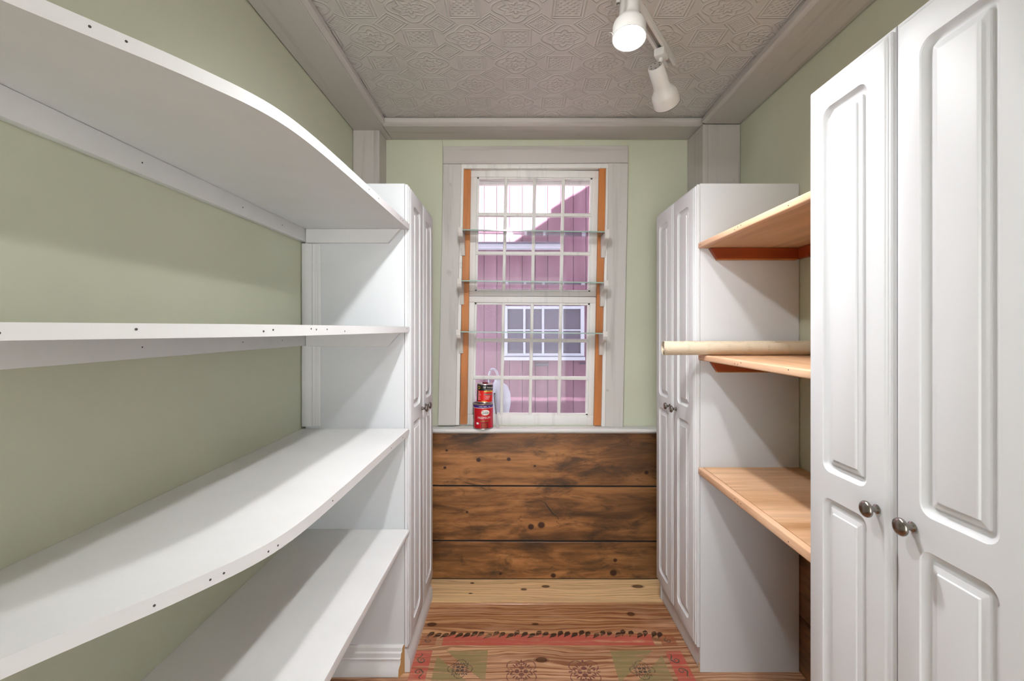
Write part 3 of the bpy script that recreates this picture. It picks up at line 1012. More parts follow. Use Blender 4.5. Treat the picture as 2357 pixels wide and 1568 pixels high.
# ------------------------------------------------------------------ pine shelves between the right-hand cabinets
def right_shelf(label, ztop, th, top_mat, seed):
    y0, y1 = 1.0525, 1.7055
    t = thing('pine_shelf', label, 'shelf', (0.88, 1.37, ztop - th), 'pine shelves between cabinets')
    ox, oy = 0.88, 1.37
    boxo('board', 0.7045 - ox, WR - 0.001 - ox, y0 - oy, y1 - oy, 0.001, th - 0.0006, top_mat, t)
    bm = bmesh.new()
    box(bm, 0.6835 - ox, 0.704 - ox, y0 - oy, y1 - oy, 0, th)
    bevel(bm, 0.004, 3)
    finish('edge_strip', bm, 'pine_y', t)
    bm = bmesh.new()
    prism(bm, [(0.722 - ox, -0.0005), (WR - 0.001 - ox, -0.0005), (WR - 0.001 - ox, -0.040), (0.748 - ox, -0.040)], 1, 1.686 - oy, 1.7055 - oy)
    finish('end_cleat', bm, 'cleat', t)
    boxo('cleat_edge', 0.749 - ox, WR - 0.0215 - ox, 1.684 - oy, 1.7055 - oy, -0.0445, -0.0405, 'strip', t)
    boxo('wall_cleat', WR - 0.02 - ox, WR - 0.001 - ox, y0 - oy, 1.684 - oy, -0.040, -0.0005, 'cleat', t)
    rnd = random.Random(seed)
    for y in (1.14, 1.38, 1.40, 1.42, 1.68, 1.69):
        nail(t, (0.6833 - ox, y - oy, th * (0.35 + 0.35 * rnd.random())), axis=(-1, 0, 0))
    return t
right_shelf('upper pine shelf between the right-hand cabinets, seen from below', EYE + 0.3215, 0.021, 'ply', 1)
right_shelf('middle pine shelf between the right-hand cabinets, under the wallpaper roll', EYE - 0.0965, 0.021, 'ply', 2)
right_shelf('lower pine shelf between the right-hand cabinets, with a stained plywood top', EYE - 0.519, 0.026, 'ply_dark', 3)

# wallpaper roll lying across the middle shelf
RR = 0.0262
t = thing('wallpaper_roll', 'rolled length of cream embossed wallpaper lying on the middle pine shelf', 'wallpaper roll', (0.80, 1.652, EYE - 0.0965 + RR + 0.0006))
t.rotation_euler = (0, math.radians(-0.2), math.radians(-0.4))
bm = bmesh.new()
turns = 4.25; N = 150
sp = []
for i in range(N + 1):
    f_ = i / N
    a = -math.pi / 2 - 0.5 - f_ * turns * 2 * math.pi
    r = RR - (RR - 0.0095) * (1 - (1 - f_) ** 1.0)
    if f_ < 0.235: r = RR - 0.0012 * f_ / 0.235
    sp.append((r * math.cos(a), r * math.sin(a)))
x0, x1 = -0.263, 0.2638
th = 0.0009
A = [bm.verts.new((x0, y, z)) for y, z in sp]; B = [bm.verts.new((x1, y, z)) for y, z in sp]
inn = []
for i, (y, z) in enumerate(sp):
    l = math.hypot(y, z); k = (l - th) / l
    inn.append((y * k, z * k))
A2 = [bm.verts.new((x0, y, z)) for y, z in inn]; B2 = [bm.verts.new((x1, y, z)) for y, z in inn]
for i in range(N):
    bm.faces.new((A[i], A[i + 1], B[i + 1], B[i])); bm.faces.new((A2[i], B2[i], B2[i + 1], A2[i + 1]))
    bm.faces.new((A[i], A2[i], A2[i + 1], A[i + 1])); bm.faces.new((B[i], B[i + 1], B2[i + 1], B2[i]))
bm.faces.new((A[0], B[0], B2[0], A2[0])); bm.faces.new((A[N], A2[N], B2[N], B[N]))
finish('paper_sheet', bm, 'paper', t, 50)
bm = bmesh.new()
lathe(bm, [(0.0048, -0.245), (0.0085, -0.245), (0.0085, 0.25), (0.0048, 0.25), (0.0048, -0.245)], 20, M4=Matrix.Rotation(math.radians(90), 4, 'Y'), cap=False)
finish('inner_core', bm, 'core', t)

# ------------------------------------------------------------------ cans and tool on the ledge
def arc_patch(bm, R, a0, a1, z0, z1, n=14):
    lo = []; hi = []
    for i in range(n + 1):
        a = a0 + (a1 - a0) * i / n
        lo.append(bm.verts.new((R * math.sin(a), -R * math.cos(a), z0))); hi.append(bm.verts.new((R * math.sin(a), -R * math.cos(a), z1)))
    for i in range(n):
        bm.faces.new((lo[i], lo[i + 1], hi[i + 1], hi[i]))
def arco(name, R, a0, a1, z0, z1, mat, parent, n=14):
    bm = bmesh.new(); arc_patch(bm, R, math.radians(a0), math.radians(a1), z0, z1, n)
    o = finish(name, bm, mat, parent, 60)
    return o
def oval(name, R, a, z, ra, rz, mat, parent, rot=0):
    bm = bmesh.new()
    c = []
    rings = []
    for k in (0.0, 0.5, 1.0):
        ring = []
        for i in range(28):
            th_ = 2 * math.pi * i / 28
            s = ra * k * math.cos(th_); zz = z + rz * k * math.sin(th_)
            aa = math.radians(a) + s / R
            ring.append(bm.verts.new((R * math.sin(aa), -R * math.cos(aa), zz)))
            if k == 0.0:
                ring = ring * 28; break
        rings.append(ring)
    for A_, B_ in zip(rings, rings[1:]):
        for i in range(28):
            q = []
            for v in (A_[i], A_[(i + 1) % 28], B_[(i + 1) % 28], B_[i]):
                if v not in q: q.append(v)
            bm.faces.new(q)
    return finish(name, bm, mat, parent, 60)
def text(name, s, R, a, z, h, mat, parent, width=None):
    cu = bpy.data.curves.new('lettering', 'FONT')
    cu.body = s; cu.size = 1.0; cu.align_x = 'CENTER'; cu.align_y = 'CENTER'; cu.resolution_u = 2
    ob = bpy.data.objects.new('lettering_tmp', cu)
    COL.objects.link(ob)
    dg = bpy.context.evaluated_depsgraph_get()
    me = bpy.data.meshes.new_from_object(ob.evaluated_get(dg))
    bpy.data.objects.remove(ob)
    xs = [v.co.x for v in me.vertices]; ys = [v.co.y for v in me.vertices]
    hx = max(xs) - min(xs); cyy = (max(ys) + min(ys)) / 2; cxx = (max(xs) + min(xs)) / 2; hy = max(ys) - min(ys)
    ky = h / hy; kx = (width / hx) if width else ky
    for v in me.vertices:
        aa = math.radians(a) + (v.co.x - cxx) * kx / R
        v.co = (R * math.sin(aa), -R * math.cos(aa), z + (v.co.y - cyy) * ky)
    me.name = name
    me.materials.append(M[mat])
    o = bpy.data.objects.new(name, me); COL.objects.link(o); o.parent = parent
    return o

DC = 2.315
pc = at(1112, 980, DC)
can1 = thing('paint_can', 'red quart paint can standing on the window ledge', 'paint can', (pc.x, DC, ZS + 0.0008))
R1, H1 = 0.0505, 0.127
bm = bmesh.new()
lathe(bm, [(0.0, 0.001), (R1 - 0.003, 0.001), (R1 - 0.002, 0.0), (R1 + 0.001, 0.0005), (R1 + 0.001, 0.003), (R1 - 0.0006, 0.0045), (R1 - 0.0006, H1 - 0.006), (R1 + 0.001, H1 - 0.004),
           (R1 + 0.001, H1 - 0.001), (R1 - 0.002, H1)], 40, cap=False)
finish('can_body', bm, 'tin', can1, 40)
bm = bmesh.new()
lathe(bm, [(R1 - 0.002, H1), (R1 - 0.005, H1 + 0.0008), (R1 - 0.007, H1 - 0.003), (R1 - 0.011, H1 - 0.003), (R1 - 0.013, H1 - 0.0005), (0.0, H1 - 0.0005)], 40, cap=False)
finish('lid', bm, 'tin_dark', can1, 40)
arco('label_panel', R1, -100, -62, 0.005, H1 - 0.020, 'lab_brown', can1)
arco('label_panel', R1, -61, -58, 0.005, H1 - 0.020, 'lab_white', can1, 3)
arco('label_panel', R1, -57.8, 52, 0.005, H1 - 0.020, 'lab_red', can1, 26)
arco('label_panel', R1, 52, 100, 0.005, H1 - 0.020, 'lab_crim', can1)
arco('label_band', R1, -100, 100, H1 - 0.0195, H1 - 0.0075, 'lab_purple', can1, 40)
arco('label_band', R1 + .0002, -90, 90, H1 - 0.0218, H1 - 0.0197, 'lab_white', can1, 40)
R1b = R1 + 0.0003; R1c = R1 + 0.0006; R1d = R1 + 0.0009
arco('bar_code', R1b, -95, -66, 0.030, 0.048, 'lab_white', can1)
for k in range(5):
    arco('bar_code_line', R1c, -90 + k * 4.6, -88.3 + k * 4.6, 0.033, 0.046, 'lab_black', can1, 2)
oval('logo_oval', R1b, 18, H1 - 0.043, 0.0235, 0.0155, 'lab_orange', can1)
oval('logo_oval', R1c, 18, H1 - 0.043, 0.0212, 0.0135, 'lab_white', can1)
text('lettering', 'Glidden', R1d, 18, H1 - 0.043, 0.0145, 'lab_black', can1, 0.037)
text('lettering', 'PREMIUM', R1c, 10, H1 - 0.069, 0.0105, 'lab_white', can1, 0.066)
arco('label_strip', R1b, -14, 40, H1 - 0.089, H1 - 0.082, 'lab_maroon', can1)
text('lettering', 'INTERIOR PAINT', R1c, 13, H1 - 0.0855, 0.0038, 'lab_yellow', can1, 0.042)
oval('label_seal', R1b, -29, H1 - 0.097, 0.0075, 0.0055, 'lab_white', can1)
arco('label_block', R1b, -6, 34, 0.006, 0.034, 'lab_maroon', can1)
for k in range(4):
    arco('label_line', R1c, -3, 31 - (k % 2) * 6, 0.0275 - k * 0.0055, 0.0292 - k * 0.0055, 'lab_orange', can1, 8)
for a0, a1 in ((-20, -2), (8, 24), (36, 48)):
    arco('label_line', R1b, a0, a1, H1 - 0.0145, H1 - 0.0125, 'lab_white', can1, 5)

p2 = at(1117, 922, DC)
can2 = thing('cement_can', 'small black and red can stacked on the red paint can', 'can', (p2.x - 0.004, DC, ZS + H1 + 0.0036))
can2.rotation_euler = (0, math.radians(2.2), 0)
R2, H2 = 0.0405, 0.096
bm = bmesh.new()
lathe(bm, [(0.0, 0.001), (R2 - 0.002, 0.0), (R2 + 0.001, 0.0005), (R2 + 0.001, 0.003), (R2 - 0.0006, 0.0045), (R2 - 0.0006, H2 - 0.005), (R2 + 0.0012, H2 - 0.0035),
           (R2 + 0.0012, H2 - 0.001), (R2 - 0.001, H2), (R2 - 0.004, H2 - 0.002), (0.0, H2 - 0.002)], 36, cap=False)
finish('can_body', bm, 'tin', can2, 40)
bm = bmesh.new()
lathe(bm, [(0.014, H2 - 0.0022), (0.015, H2 + 0.004), (0.0135, H2 + 0.0052), (0.0, H2 + 0.0052)], 20, cap=False)
finish('screw_cap', bm, 'lab_maroon', can2, 40)
b_, c_ = R2 + 0.0003, R2 + 0.0006
arco('label_panel', R2, -80, 85, H2 - 0.034, H2 - 0.006, 'lab_black', can2, 28)
arco('label_panel', R2, -80, 85, 0.006, H2 - 0.034, 'lab_red2', can2, 28)
arco('label_panel', b_, -80, -52, 0.006, H2 - 0.036, 'lab_black', can2, 8)
oval('label_seal', b_, -44, H2 - 0.020, 0.0078, 0.0078, 'lab_yellow', can2)
oval('label_seal', c_, -44, H2 - 0.020, 0.0055, 0.0055, 'lab_black', can2)
text('lettering', 'DAP', c_, 0, H2 - 0.0165, 0.009, 'lab_white', can2, 0.013)
text('lettering', 'Weldwood', c_, 43, H2 - 0.0175, 0.009, 'lab_white', can2, 0.036)
text('lettering', 'CONTACT', c_, 33, H2 - 0.030, 0.005, 'lab_white', can2, 0.034)
arco('label_strip', b_, -2, 70, H2 - 0.040, H2 - 0.034, 'lab_yellow', can2)
text('lettering', 'CEMENT', c_, 38, H2 - 0.037, 0.0042, 'lab_red', can2, 0.024)
arco('label_strip', b_, -2, 62, H2 - 0.054, H2 - 0.0495, 'lab_teal', can2)
for k in range(6):
    arco('label_line', b_, -50, -34 + (k % 3) * 4, H2 - 0.042 - k * 0.0075, H2 - 0.0395 - k * 0.0075, 'lab_white', can2, 5)
for k in range(3):
    arco('label_line', b_, 10, 46 - k * 5, H2 - 0.062 - k * 0.007, H2 - 0.0598 - k * 0.007, 'lab_white', can2, 6)
arco('label_strip', b_, -18, 24, 0.007, 0.0105, 'lab_yellow', can2)

# metal scraper leaning against the cans
pa, pb = at(1145.5, 983, 2.295), at(1138.0, 904, 2.300)
pa.z = ZS + 0.003
tl = thing('scraper_tool', 'thin metal scraper with dark grip leaning on the stacked cans', 'tool', (pa.x, pa.y, ZS))
dv = pb - pa
def flatbar(bm, p, q, w0, w1, th_):
    d = (q - p).normalized(); s = Vector((d.z, 0, -d.x)); nn = Vector((0, 1, 0))
    vs = []
    for c, w_ in ((p, w0), (q, w1)):
        for a_, b__ in ((-1, -1), (1, -1), (1, 1), (-1, 1)):
            vs.append(bm.verts.new(c + s * w_ * a_ + nn * th_ * b__))
    for qd in ((0, 1, 2, 3), (7, 6, 5, 4), (0, 4, 5, 1), (1, 5, 6, 2), (2, 6, 7, 3), (3, 7, 4, 0)):
        bm.faces.new([vs[i] for i in qd])
o0 = Vector((pa.x, pa.y, ZS))
bm = bmesh.new(); flatbar(bm, pa - o0, pa + dv * 0.42 - o0, 0.0075, 0.0042, 0.001); bevel(bm, 0.0004, 1)
finish('blade', bm, 'steel', tl)
bm = bmesh.new(); flatbar(bm, pa + dv * 0.40 - o0, pa + dv * 0.99 - o0, 0.0042, 0.0046, 0.003); bevel(bm, 0.001, 2)
finish('grip', bm, 'handle', tl)
bm = bmesh.new(); flatbar(bm, pa + dv * 0.42 - o0 + Vector((0.0012, -0.0032, 0)), pa + dv * 0.95 - o0 + Vector((0.0012, -0.0032, 0)), 0.001, 0.0012, 0.0005)
finish('grip_inlay', bm, 'steel', tl)

# ------------------------------------------------------------------ track light
U = Vector((0.575, 0.818, 0)).normalized()
TE = Vector((0.587, 1.718, HC - 0.0005))
tr = thing('track_light', 'white track light running diagonally across the ceiling with swivel spot heads', 'light', (0.2, 1.17, HC - 0.0005))
OT = Vector((0.2, 1.17, HC - 0.0005))
LEN = 1.30
S_ = Vector((U.y, -U.x, 0))
def along(s, side=0.0, dz=0.0): return TE - U * s + S_ * side + Vector((0, 0, dz)) - OT
bm = bmesh.new()
def obox(bm, s0, s1, a0, a1, z0, z1, mi=0):
    c = []
    for z in (z0, z1):
        for s, a in ((s0, a0), (s1, a0), (s1, a1), (s0, a1)):
            c.append(bm.verts.new(along(s, a, z)))
    for q in ((0, 1, 2, 3), (7, 6, 5, 4), (0, 4, 5, 1), (1, 5, 6, 2), (2, 6, 7, 3), (3, 7, 4, 0)):
        bm.faces.new([c[i] for i in q]).material_index = mi
obox(bm, 0, LEN, -0.0180, -0.0085, -0.024, 0)
obox(bm, 0, LEN, 0.0085, 0.0180, -0.024, 0)
obox(bm, 0, LEN, -0.0084, 0.0084, -0.005, -0.0001)
finish('rail', bm, 'lampwhite', tr, 0)
bm = bmesh.new(); obox(bm, 0.003, LEN - 0.003, -0.0080, 0.0080, -0.010, -0.0055)
finish('rail_conductor', bm, 'lampgrey', tr, 0)

def spot_head(s, pos, axis, lit, power=1.0, cone=130):
    """pos: centre of the open face (world), axis: direction of the beam"""
    axis = Vector(axis).normalized()
    L = 0.150
    prof = [(0.0, -L), (0.0245, -L), (0.0275, -L + 0.004), (0.0285, -L + 0.07), (0.030, -L + 0.082), (0.036, -L + 0.093), (0.0440, -L + 0.104), (0.0465, -L + 0.113), (0.0475, -0.002), (0.0468, 0.0),
            (0.0445, 0.0), (0.0435, -0.004), (0.043, -0.030), (0.030, -0.055)]
    hd = bpy.data.objects.new('spot_head', None); hd.empty_display_size = 0.03
    COL.objects.link(hd); hd.parent = tr
    p = Vector(pos) - OT
    q = axis.to_track_quat('Z', 'Y')
    hd.location = p; hd.rotation_euler = q.to_euler()
    bm = bmesh.new(); lathe(bm, prof, 36, cap=False)
    finish('shade', bm, 'lampwhite', hd, 40)
    bm = bmesh.new(); lathe(bm, [(0.0, -L - 0.0006), (0.0225, -L - 0.0006), (0.0235, -L + 0.001)], 28, cap=False)
    finish('rear_cap', bm, 'lampgrey', hd, 40)
    bm = bmesh.new()
    for k in range(6):
        a_ = math.radians(60 * k + 15)
        lathe(bm, [(0.0, -L - 0.0012), (0.0024, -L - 0.0012), (0.0024, -L)], 8, M4=Matrix.Translation((0.0165 * math.cos(a_), 0.0165 * math.sin(a_), 0)), cap=False)
    finish('vent_holes', bm, 'dark', hd, 0)
    bm = bmesh.new(); lathe(bm, [(0.0415, -0.006), (0.030, -0.0035), (0.0, -0.0025)], 36, cap=False)
    finish('bulb', bm, 'bulb' if lit else 'bulb_off', hd, 40)
    if lit:
        ld = bpy.data.lights.new('spot_beam', 'SPOT')
        ld.energy = SPOT_W * power; ld.spot_size = math.radians(cone); ld.spot_blend = 1.0; ld.shadow_soft_size = 0.035
        ld.color = (0.985, 0.99, 1.0)
        lo_ = bpy.data.objects.new('spot_beam', ld); COL.objects.link(lo_)
        lo_.parent = hd; lo_.location = (0, 0, 0.004); lo_.rotation_euler = (math.pi, 0, 0)
    bm = bmesh.new(); lathe(bm, [(0.0468, 0.0), (0.0474, 0.0012), (0.0450, 0.0012), (0.0445, 0.0)], 36, cap=False)
    finish('shade_rim', bm, 'lampwhite' if lit else 'dark', hd, 40)
    # adapter in the rail and the swivel arm
    bm = bmesh.new()
    obox(bm, s - 0.026, s + 0.026, -0.0185, 0.0185, -0.052, -0.0245)
    bevel(bm, 0.004, 2)
    finish('rail_adapter', bm, 'lampwhite', tr)
    bm = bmesh.new()
    side = (q @ Vector((1, 0, 0)))
    a0 = along(s, 0, -0.050)
    back = p - axis * (L * 0.80)
    mid = (a0 + back) / 2
    best = None
    for k in range(24):
        rv = q @ Vector((math.cos(k * math.pi / 12), math.sin(k * math.pi / 12), 0))
        c = back + rv * 0.031
        if best is None or (c - a0).length < (best - a0).length: best = c
    tube(bm, [a0 + Vector((0, 0, 0.004)), a0 * 0.6 + best * 0.4, best], 0.0075, 10)
    finish('swivel_arm', bm, 'lampwhite', tr)
    return hd
spot_head(0.455, at(1448, 88, 1.285), (-0.06, -0.20, -0.97), True, 1.12, 140)
bm = bmesh.new()
tube(bm, [at(1421, -60, 1.24) - OT, at(1423, 8, 1.24) - OT], 0.0065, 10)
finish('pivot_rod', bm, 'lampgrey', tr)
bm = bmesh.new()
tube(bm, [at(1423, 7, 1.24) - OT, at(1423, 12, 1.24) - OT], 0.0042, 8)
finish('pivot_screw', bm, 'nickel', tr)
bm = bmesh.new()
tube(bm, [at(x, y, 1.255) - OT for x, y in ((1418, 80), (1411, 81), (1407.5, 75), (1401, 74.5), (1402, 82))], 0.0006, 5)
finish('loose_thread', bm, 'lab_white', tr)
a2 = Vector((0.499, 0.670, -0.549)).normalized()
c2 = at(1508.5, 152, 1.585)
spot_head(0.120, c2 + a2 * 0.150, a2, False)
spot_head(1.08, Vector((-0.06, 0.80, EYE + 0.845)), (0.0, 0.62, -0.78), True, 0.85, 150)

# ------------------------------------------------------------------ painted stencil on the floor
ZP = 0.0004
def decal(name, pts, mat, parent=fl, label=None):
    bm = bmesh.new()
    vs = [bm.verts.new((x, y, ZP)) for x, y in pts]
    bm.faces.new(vs)
    bm.normal_update(); bmesh.ops.triangulate(bm, faces=bm.faces[:])
    o = finish(name, bm, mat, parent, 0)
    return o
def rect(x0, x1, y0, y1): return [(x0, y0), (x1, y0), (x1, y1), (x0, y1)]
decal('stencil_band', rect(-0.3017, 0.567, 1.851, 1.917), 'st_red')
decal('stencil_square', rect(-0.393, -0.3286, 1.851, 1.917), 'st_brown')
decal('stencil_square', rect(0.598, 0.661, 1.849, 1.917), 'st_brown')
decal('stencil_band', rect(-0.397, -0.3325, 0.75, 1.821), 'st_red')
decal('stencil_band', rect(0.5958, 0.660, 0.75, 1.819), 'st_red')
for x0, x1, sgn in ((-0.310, -0.1115, 1), (0.378, 0.577, -1)):
    y1 = 1.8225; y0 = 1.624
    bw = 0.030
    if sgn > 0:
        decal('stencil_triangle', [(x0 + bw, y1), (x1, y1), (x1, y0 + bw)], 'st_green')
        decal('stencil_triangle', [(x0, y1 - bw), (x0, y0), (x1 - bw, y0)], 'st_green')
    else:
        decal('stencil_triangle', [(x0, y1), (x1 - bw, y1), (x0, y0 + bw)], 'st_green')
        decal('stencil_triangle', [(x1, y1 - bw), (x0 + bw, y0), (x1, y0)], 'st_green')
# row of leaf strokes
def leaf_mesh():
    bm = bmesh.new()
    pts = []
    for i in range(9):
        f_ = i / 8; w_ = 0.0165 * math.sin(math.pi * (f_ ** 1.7)) * (0.45 + 0.35 * f_)
        pts.append((f_, w_))
    lo = [bm.verts.new((0.050 * f_, -w_, 0)) for f_, w_ in pts]; hi = [bm.verts.new((0.050 * f_, w_, 0)) for f_, w_ in pts]
    for i in range(8):
        vs = [lo[i], lo[i + 1], hi[i + 1], hi[i]]
        bm.faces.new(vs)
    return bm
leaf0 = None
rnd = random.Random(4)
xg = -0.377
for grp in range(11):
    for j in range(3):
        x = xg + grp * 0.0915 + j * 0.0275 + rnd.uniform(-.002, .002)
        y = 1.898 + rnd.uniform(-0.003, 0.003) - j * 0.004
        if leaf0 is None:
            o = finish('stencil_leaf', leaf_mesh(), 'st_dark', fl, 0); leaf0 = o.data
        else:
            o = instance('stencil_leaf', leaf0, fl)
        o.location = (x, y, ZP * 2)
        o.rotation_euler = (0, 0, math.radians(50 - j * 7 + rnd.uniform(-6, 6) + grp * 2.2))
# rosettes
def ribbon(bm, pts, w):
    pts = [Vector(p) for p in pts]
    A_, B_ = [], []
    for i, p in enumerate(pts):
        d = (pts[min(i + 1, len(pts) - 1)] - pts[max(i - 1, 0)])
        if d.length < 1e-9: d = Vector((1, 0))
        d.normalize(); n_ = Vector((-d.y, d.x))
        ww = w[i] if isinstance(w, (list, tuple)) else w
        A_.append(bm.verts.new((p.x + n_.x * ww, p.y + n_.y * ww, 0))); B_.append(bm.verts.new((p.x - n_.x * ww, p.y - n_.y * ww, 0)))
    for i in range(len(pts) - 1):
        bm.faces.new((A_[i], A_[i + 1], B_[i + 1], B_[i]))
def blob(bm, x, y, a, l, w):
    d = Vector((math.cos(a), math.sin(a))); n_ = Vector((-d.y, d.x))
    k = 10
    bm.faces.new([bm.verts.new((x + d.x * l * math.cos(2 * math.pi * i / k) + n_.x * w * math.sin(2 * math.pi * i / k),
                                y + d.y * l * math.cos(2 * math.pi * i / k) + n_.y * w * math.sin(2 * math.pi * i / k), 0)) for i in range(k)])
def rosette(r):
    bm = bmesh.new()
    for q_ in range(4):
        a = q_ * math.pi / 2
        blob(bm, 0.26 * r * math.cos(a), 0.26 * r * math.sin(a), a, 0.14 * r, 0.17 * r)
        blob(bm, 0.50 * r * math.cos(a), 0.50 * r * math.sin(a), a, 0.08 * r, 0.05 * r)
        blob(bm, 0.80 * r * math.cos(a), 0.80 * r * math.sin(a), a, 0.12 * r, 0.06 * r)
        for s in (-1, 1):
            aa = a + s * 0.26
            blob(bm, 0.60 * r * math.cos(aa), 0.60 * r * math.sin(aa), a + s * 0.9, 0.10 * r, 0.055 * r)
        d = a + math.pi / 4
        for s in (-0.3, 0.0, 0.3):
            blob(bm, 0.58 * r * math.cos(d + s), 0.58 * r * math.sin(d + s), d + s * 1.6, 0.15 * r, 0.045 * r)
        # lobed outline
        pts = []; ws = []
        cx, cy = 0.60 * r * math.cos(d), 0.60 * r * math.sin(d)
        for i in range(15):
            b_2 = d - 1.75 + 3.5 * i / 14
            pts.append((cx + 0.42 * r * math.cos(b_2), cy + 0.42 * r * math.sin(b_2)))
            ws.append(0.035 * r * (0.35 + 0.65 * abs(math.sin(i * 0.8))))
        ribbon(bm, pts, ws)
    blob(bm, 0, 0, 0, 0.075 * r, 0.075 * r)
    return bm
for x, y, r in ((0.0212, 1.7105, 0.065), (0.2586, 1.708, 0.066)):
    o = finish('stencil_rosette', rosette(r), 'st_mauve', fl, 0); o.location = (x, y, ZP * 2)
for x, y, r in ((-0.2107, 1.723, 0.046), (0.4775, 1.716, 0.046)):
    o = finish('stencil_rosette', rosette(r), 'st_grey', fl, 0); o.location = (x, y, ZP * 2); o.rotation_euler = (0, 0, 0.785)
# scroll strokes in the red bands and squares
def scroll_mesh():
    bm = bmesh.new()
    pts = []; ws = []
    for i in range(30):
        f_ = i / 29
        a = 4.2 - f_ * 7.2
        r = 0.004 + 0.010 * f_
        pts.append((r * math.cos(a), r * math.sin(a) - 0.008)); ws.append(0.0012 + 0.0016 * f_)
    tail = catmull([pts[-1], (pts[-1][0] - 0.004, pts[-1][1] + 0.010), (-0.004, 0.020), (-0.011, 0.030)], 5)
    for i, p in enumerate(tail[1:]):
        pts.append(tuple(p)); ws.append(0.0028 * (1 - i / len(tail)) + 0.0005)
    ribbon(bm, pts, ws)
    return bm
sc0 = None
for x, y, rot, s in ((-0.360, 1.884, 0.0, 0.8), (0.630, 1.884, 0.0, 0.8), (-0.364, 1.775, 0, 1), (-0.365, 1.70, 3.3, 1), (-0.366, 1.62, 0, 1), (-0.365, 1.54, 3.3, 1),
                     (0.622, 1.775, 0.2, 1), (0.628, 1.705, 3.4, 1), (0.628, 1.62, 0, 1), (0.628, 1.54, 3.3, 1)):
    if sc0 is None:
        o = finish('stencil_scroll', scroll_mesh(), 'st_grey', fl, 0); sc0 = o.data
    else:
        o = instance('stencil_scroll', sc0, fl)
    o.location = (x, y, ZP * 2); o.rotation_euler = (0, 0, rot); o.scale = (s, s, 1)

# ------------------------------------------------------------------ outside: red barn, ground, our own gable
struct(boxo('ground', -30, 30, -30, 40, -0.60, -0.40, 'ground'), 'gravel ground outside')
YB = 4.30
barn = thing('barn', 'faded red board-sided barn seen through the window', 'building', (0, YB, -0.40))
rnd = random.Random(12)
x = -3.2
edges = [x]
px0 = at(1261, 800, YB).x
BWD = 0.1205
k0 = int((-3.2 - px0) / BWD)
bd = {}
for k in range(k0, k0 + 60):
    xa = px0 + k * BWD
    dj = rnd.choice((0.0, 0.003, 0.006))
    key = dj
    if key not in bd:
        o = boxo('siding_board', 0.002, BWD - 0.002, 0, 0.03, 0.0, 5.0, 'barn', barn, 0.002, 1); bd[key] = o.data
    else:
        o = instance('siding_board', bd[key], barn)
    o.location = (xa, dj, 0)
boxo('backing', -3.3, 4.2, 0.031, 0.15, 0.0, 5.0, 'dark', barn)
def bslab(name, quad, prot, th_, mat, bev=0.004, parent=barn):
    bm = bmesh.new(); slab(bm, quad, YB - prot, YB - prot + th_); bevel(bm, bev, 1)
    for v in bm.verts:
        v.co -= Vector((0, YB, -0.40))
    return finish(name, bm, mat, parent)
# pale eave board with its drip cap
bslab('eave_board', [(900, 560), (1292, 560), (1292, 571.5), (900, 571.5)], 0.10, 0.10, 'barnwhite')
bslab('eave_cap', [(900, 556.5), (1293, 556.5), (1293, 560), (900, 560)], 0.13, 0.13, 'barnglass')
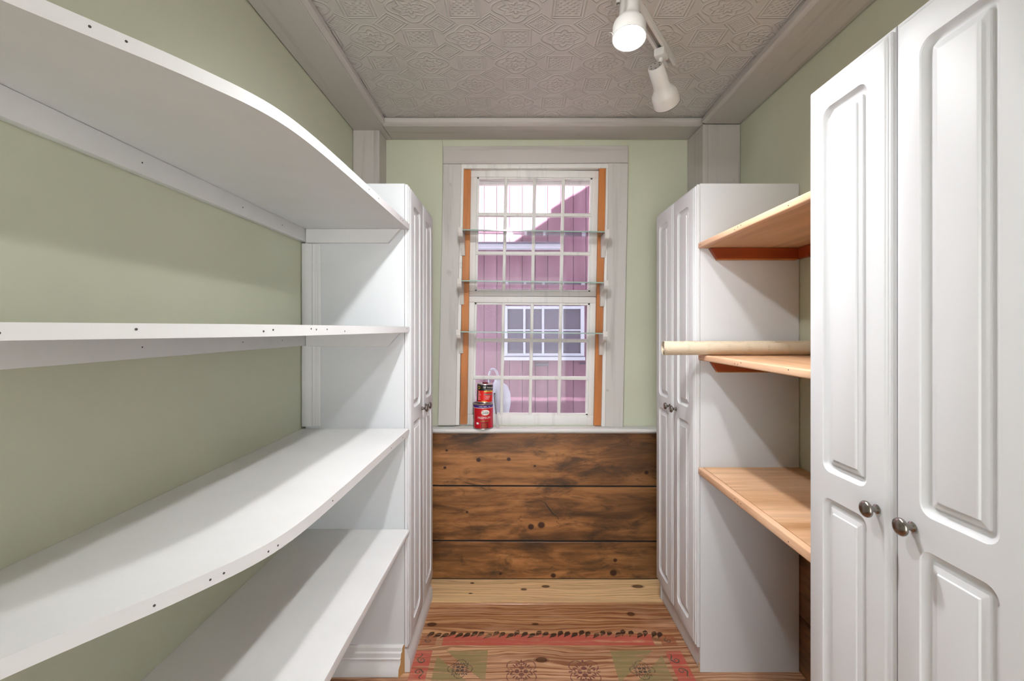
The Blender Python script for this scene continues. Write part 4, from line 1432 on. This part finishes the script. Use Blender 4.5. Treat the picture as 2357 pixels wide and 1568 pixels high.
# four by two pane barn window
wx = [1164, 1207, 1250, 1294, 1341]; wy = [708, 760, 817]
wn = bpy.data.objects.new('barn_window', None); COL.objects.link(wn); wn.parent = barn; wn.empty_display_size = 0.05
for i in range(4):
    for j in range(2):
        bslab('pane', [(wx[i], wy[j]), (wx[i + 1], wy[j]), (wx[i + 1], wy[j + 1]), (wx[i], wy[j + 1])], 0.012, 0.008, 'barnglass', 0, wn)
for i, xx in enumerate(wx):
    w_ = 4.2 if i in (0, 4) else 2.6
    bslab('glazing_bar', [(xx - w_, 704), (xx + w_, 704), (xx + w_, 820), (xx - w_, 820)], 0.035, 0.03, 'barnwhite', 0.003, wn)
for j, yy in enumerate(wy):
    w_ = 3.4 if j != 1 else 1.8
    bslab('glazing_bar', [(1160, yy - w_), (1345, yy - w_), (1345, yy + w_), (1160, yy + w_)], 0.033, 0.028, 'barnwhite', 0.003, wn)
bslab('window_ledge', [(1160, 822), (1347, 822), (1347, 830), (1160, 830)], 0.06, 0.06, 'barnwhite', 0.004, wn)
bslab('latch_plate', [(1233, 836), (1262, 836), (1262, 843), (1233, 843)], 0.02, 0.02, 'barnglass')
bslab('latch_plate', [(1335, 836), (1352, 834.5), (1352, 837), (1335, 838.5)], 0.02, 0.02, 'barnglass')

# pale jug standing on a post outside, behind the lower left panes
pj = at(1147, 955, 3.0)
jug = thing('garden_jug', 'pale rounded jug with an arched handle outside, behind the stacked cans', 'jug', (pj.x, 3.0, pj.z))
bm = bmesh.new()
lathe(bm, [(0.0, 0.0), (0.060, 0.0), (0.072, 0.02), (0.082, 0.08), (0.080, 0.14), (0.062, 0.19), (0.030, 0.215), (0.024, 0.235), (0.0, 0.236)], 28, cap=False)
finish('jug_body', bm, 'jug', jug, 50)
bm = bmesh.new()
tube(bm, [Vector(p) for p in catmull([(-0.055, 0, 0.19), (-0.062, 0, 0.25), (-0.045, 0, 0.30), (-0.015, 0, 0.29), (0.004, 0, 0.235)], 6)], 0.007, 8)
finish('jug_handle', bm, 'jug', jug, 50)
boxo('post', -0.07, 0.07, -0.07, 0.07, -pj.z - 0.40, -0.001, 'barnwhite', jug, 0.004, 1)

# the gable of this house, whose shadow falls on the barn
def up(pxs, pys):
    p = at(pxs, pys, YB)
    d = SUN_DIR
    k = (YB - 2.60) / d.y
    return (p.x - d.x * k, p.z - d.z * k)
sil = [up(1180, 557), up(1267, 497), up(1267, 480), up(1345, 430), up(1500, 310)]
zl = sil[0][1]
poly = [(-7.0, HC + 0.125), (-7.0, zl)] + sil + [(sil[-1][0] + 5, sil[-1][1] + 2.5), (sil[-1][0] + 5, HC + 0.125)]
bm = bmesh.new()
prism(bm, poly, 1, 2.50, 2.60)
bm.normal_update(); bmesh.ops.triangulate(bm, faces=[f for f in bm.faces if len(f.verts) > 4])
struct(finish('wall_gable', bm, 'outer', smooth=0), 'upper gable wall of this house, out of view')
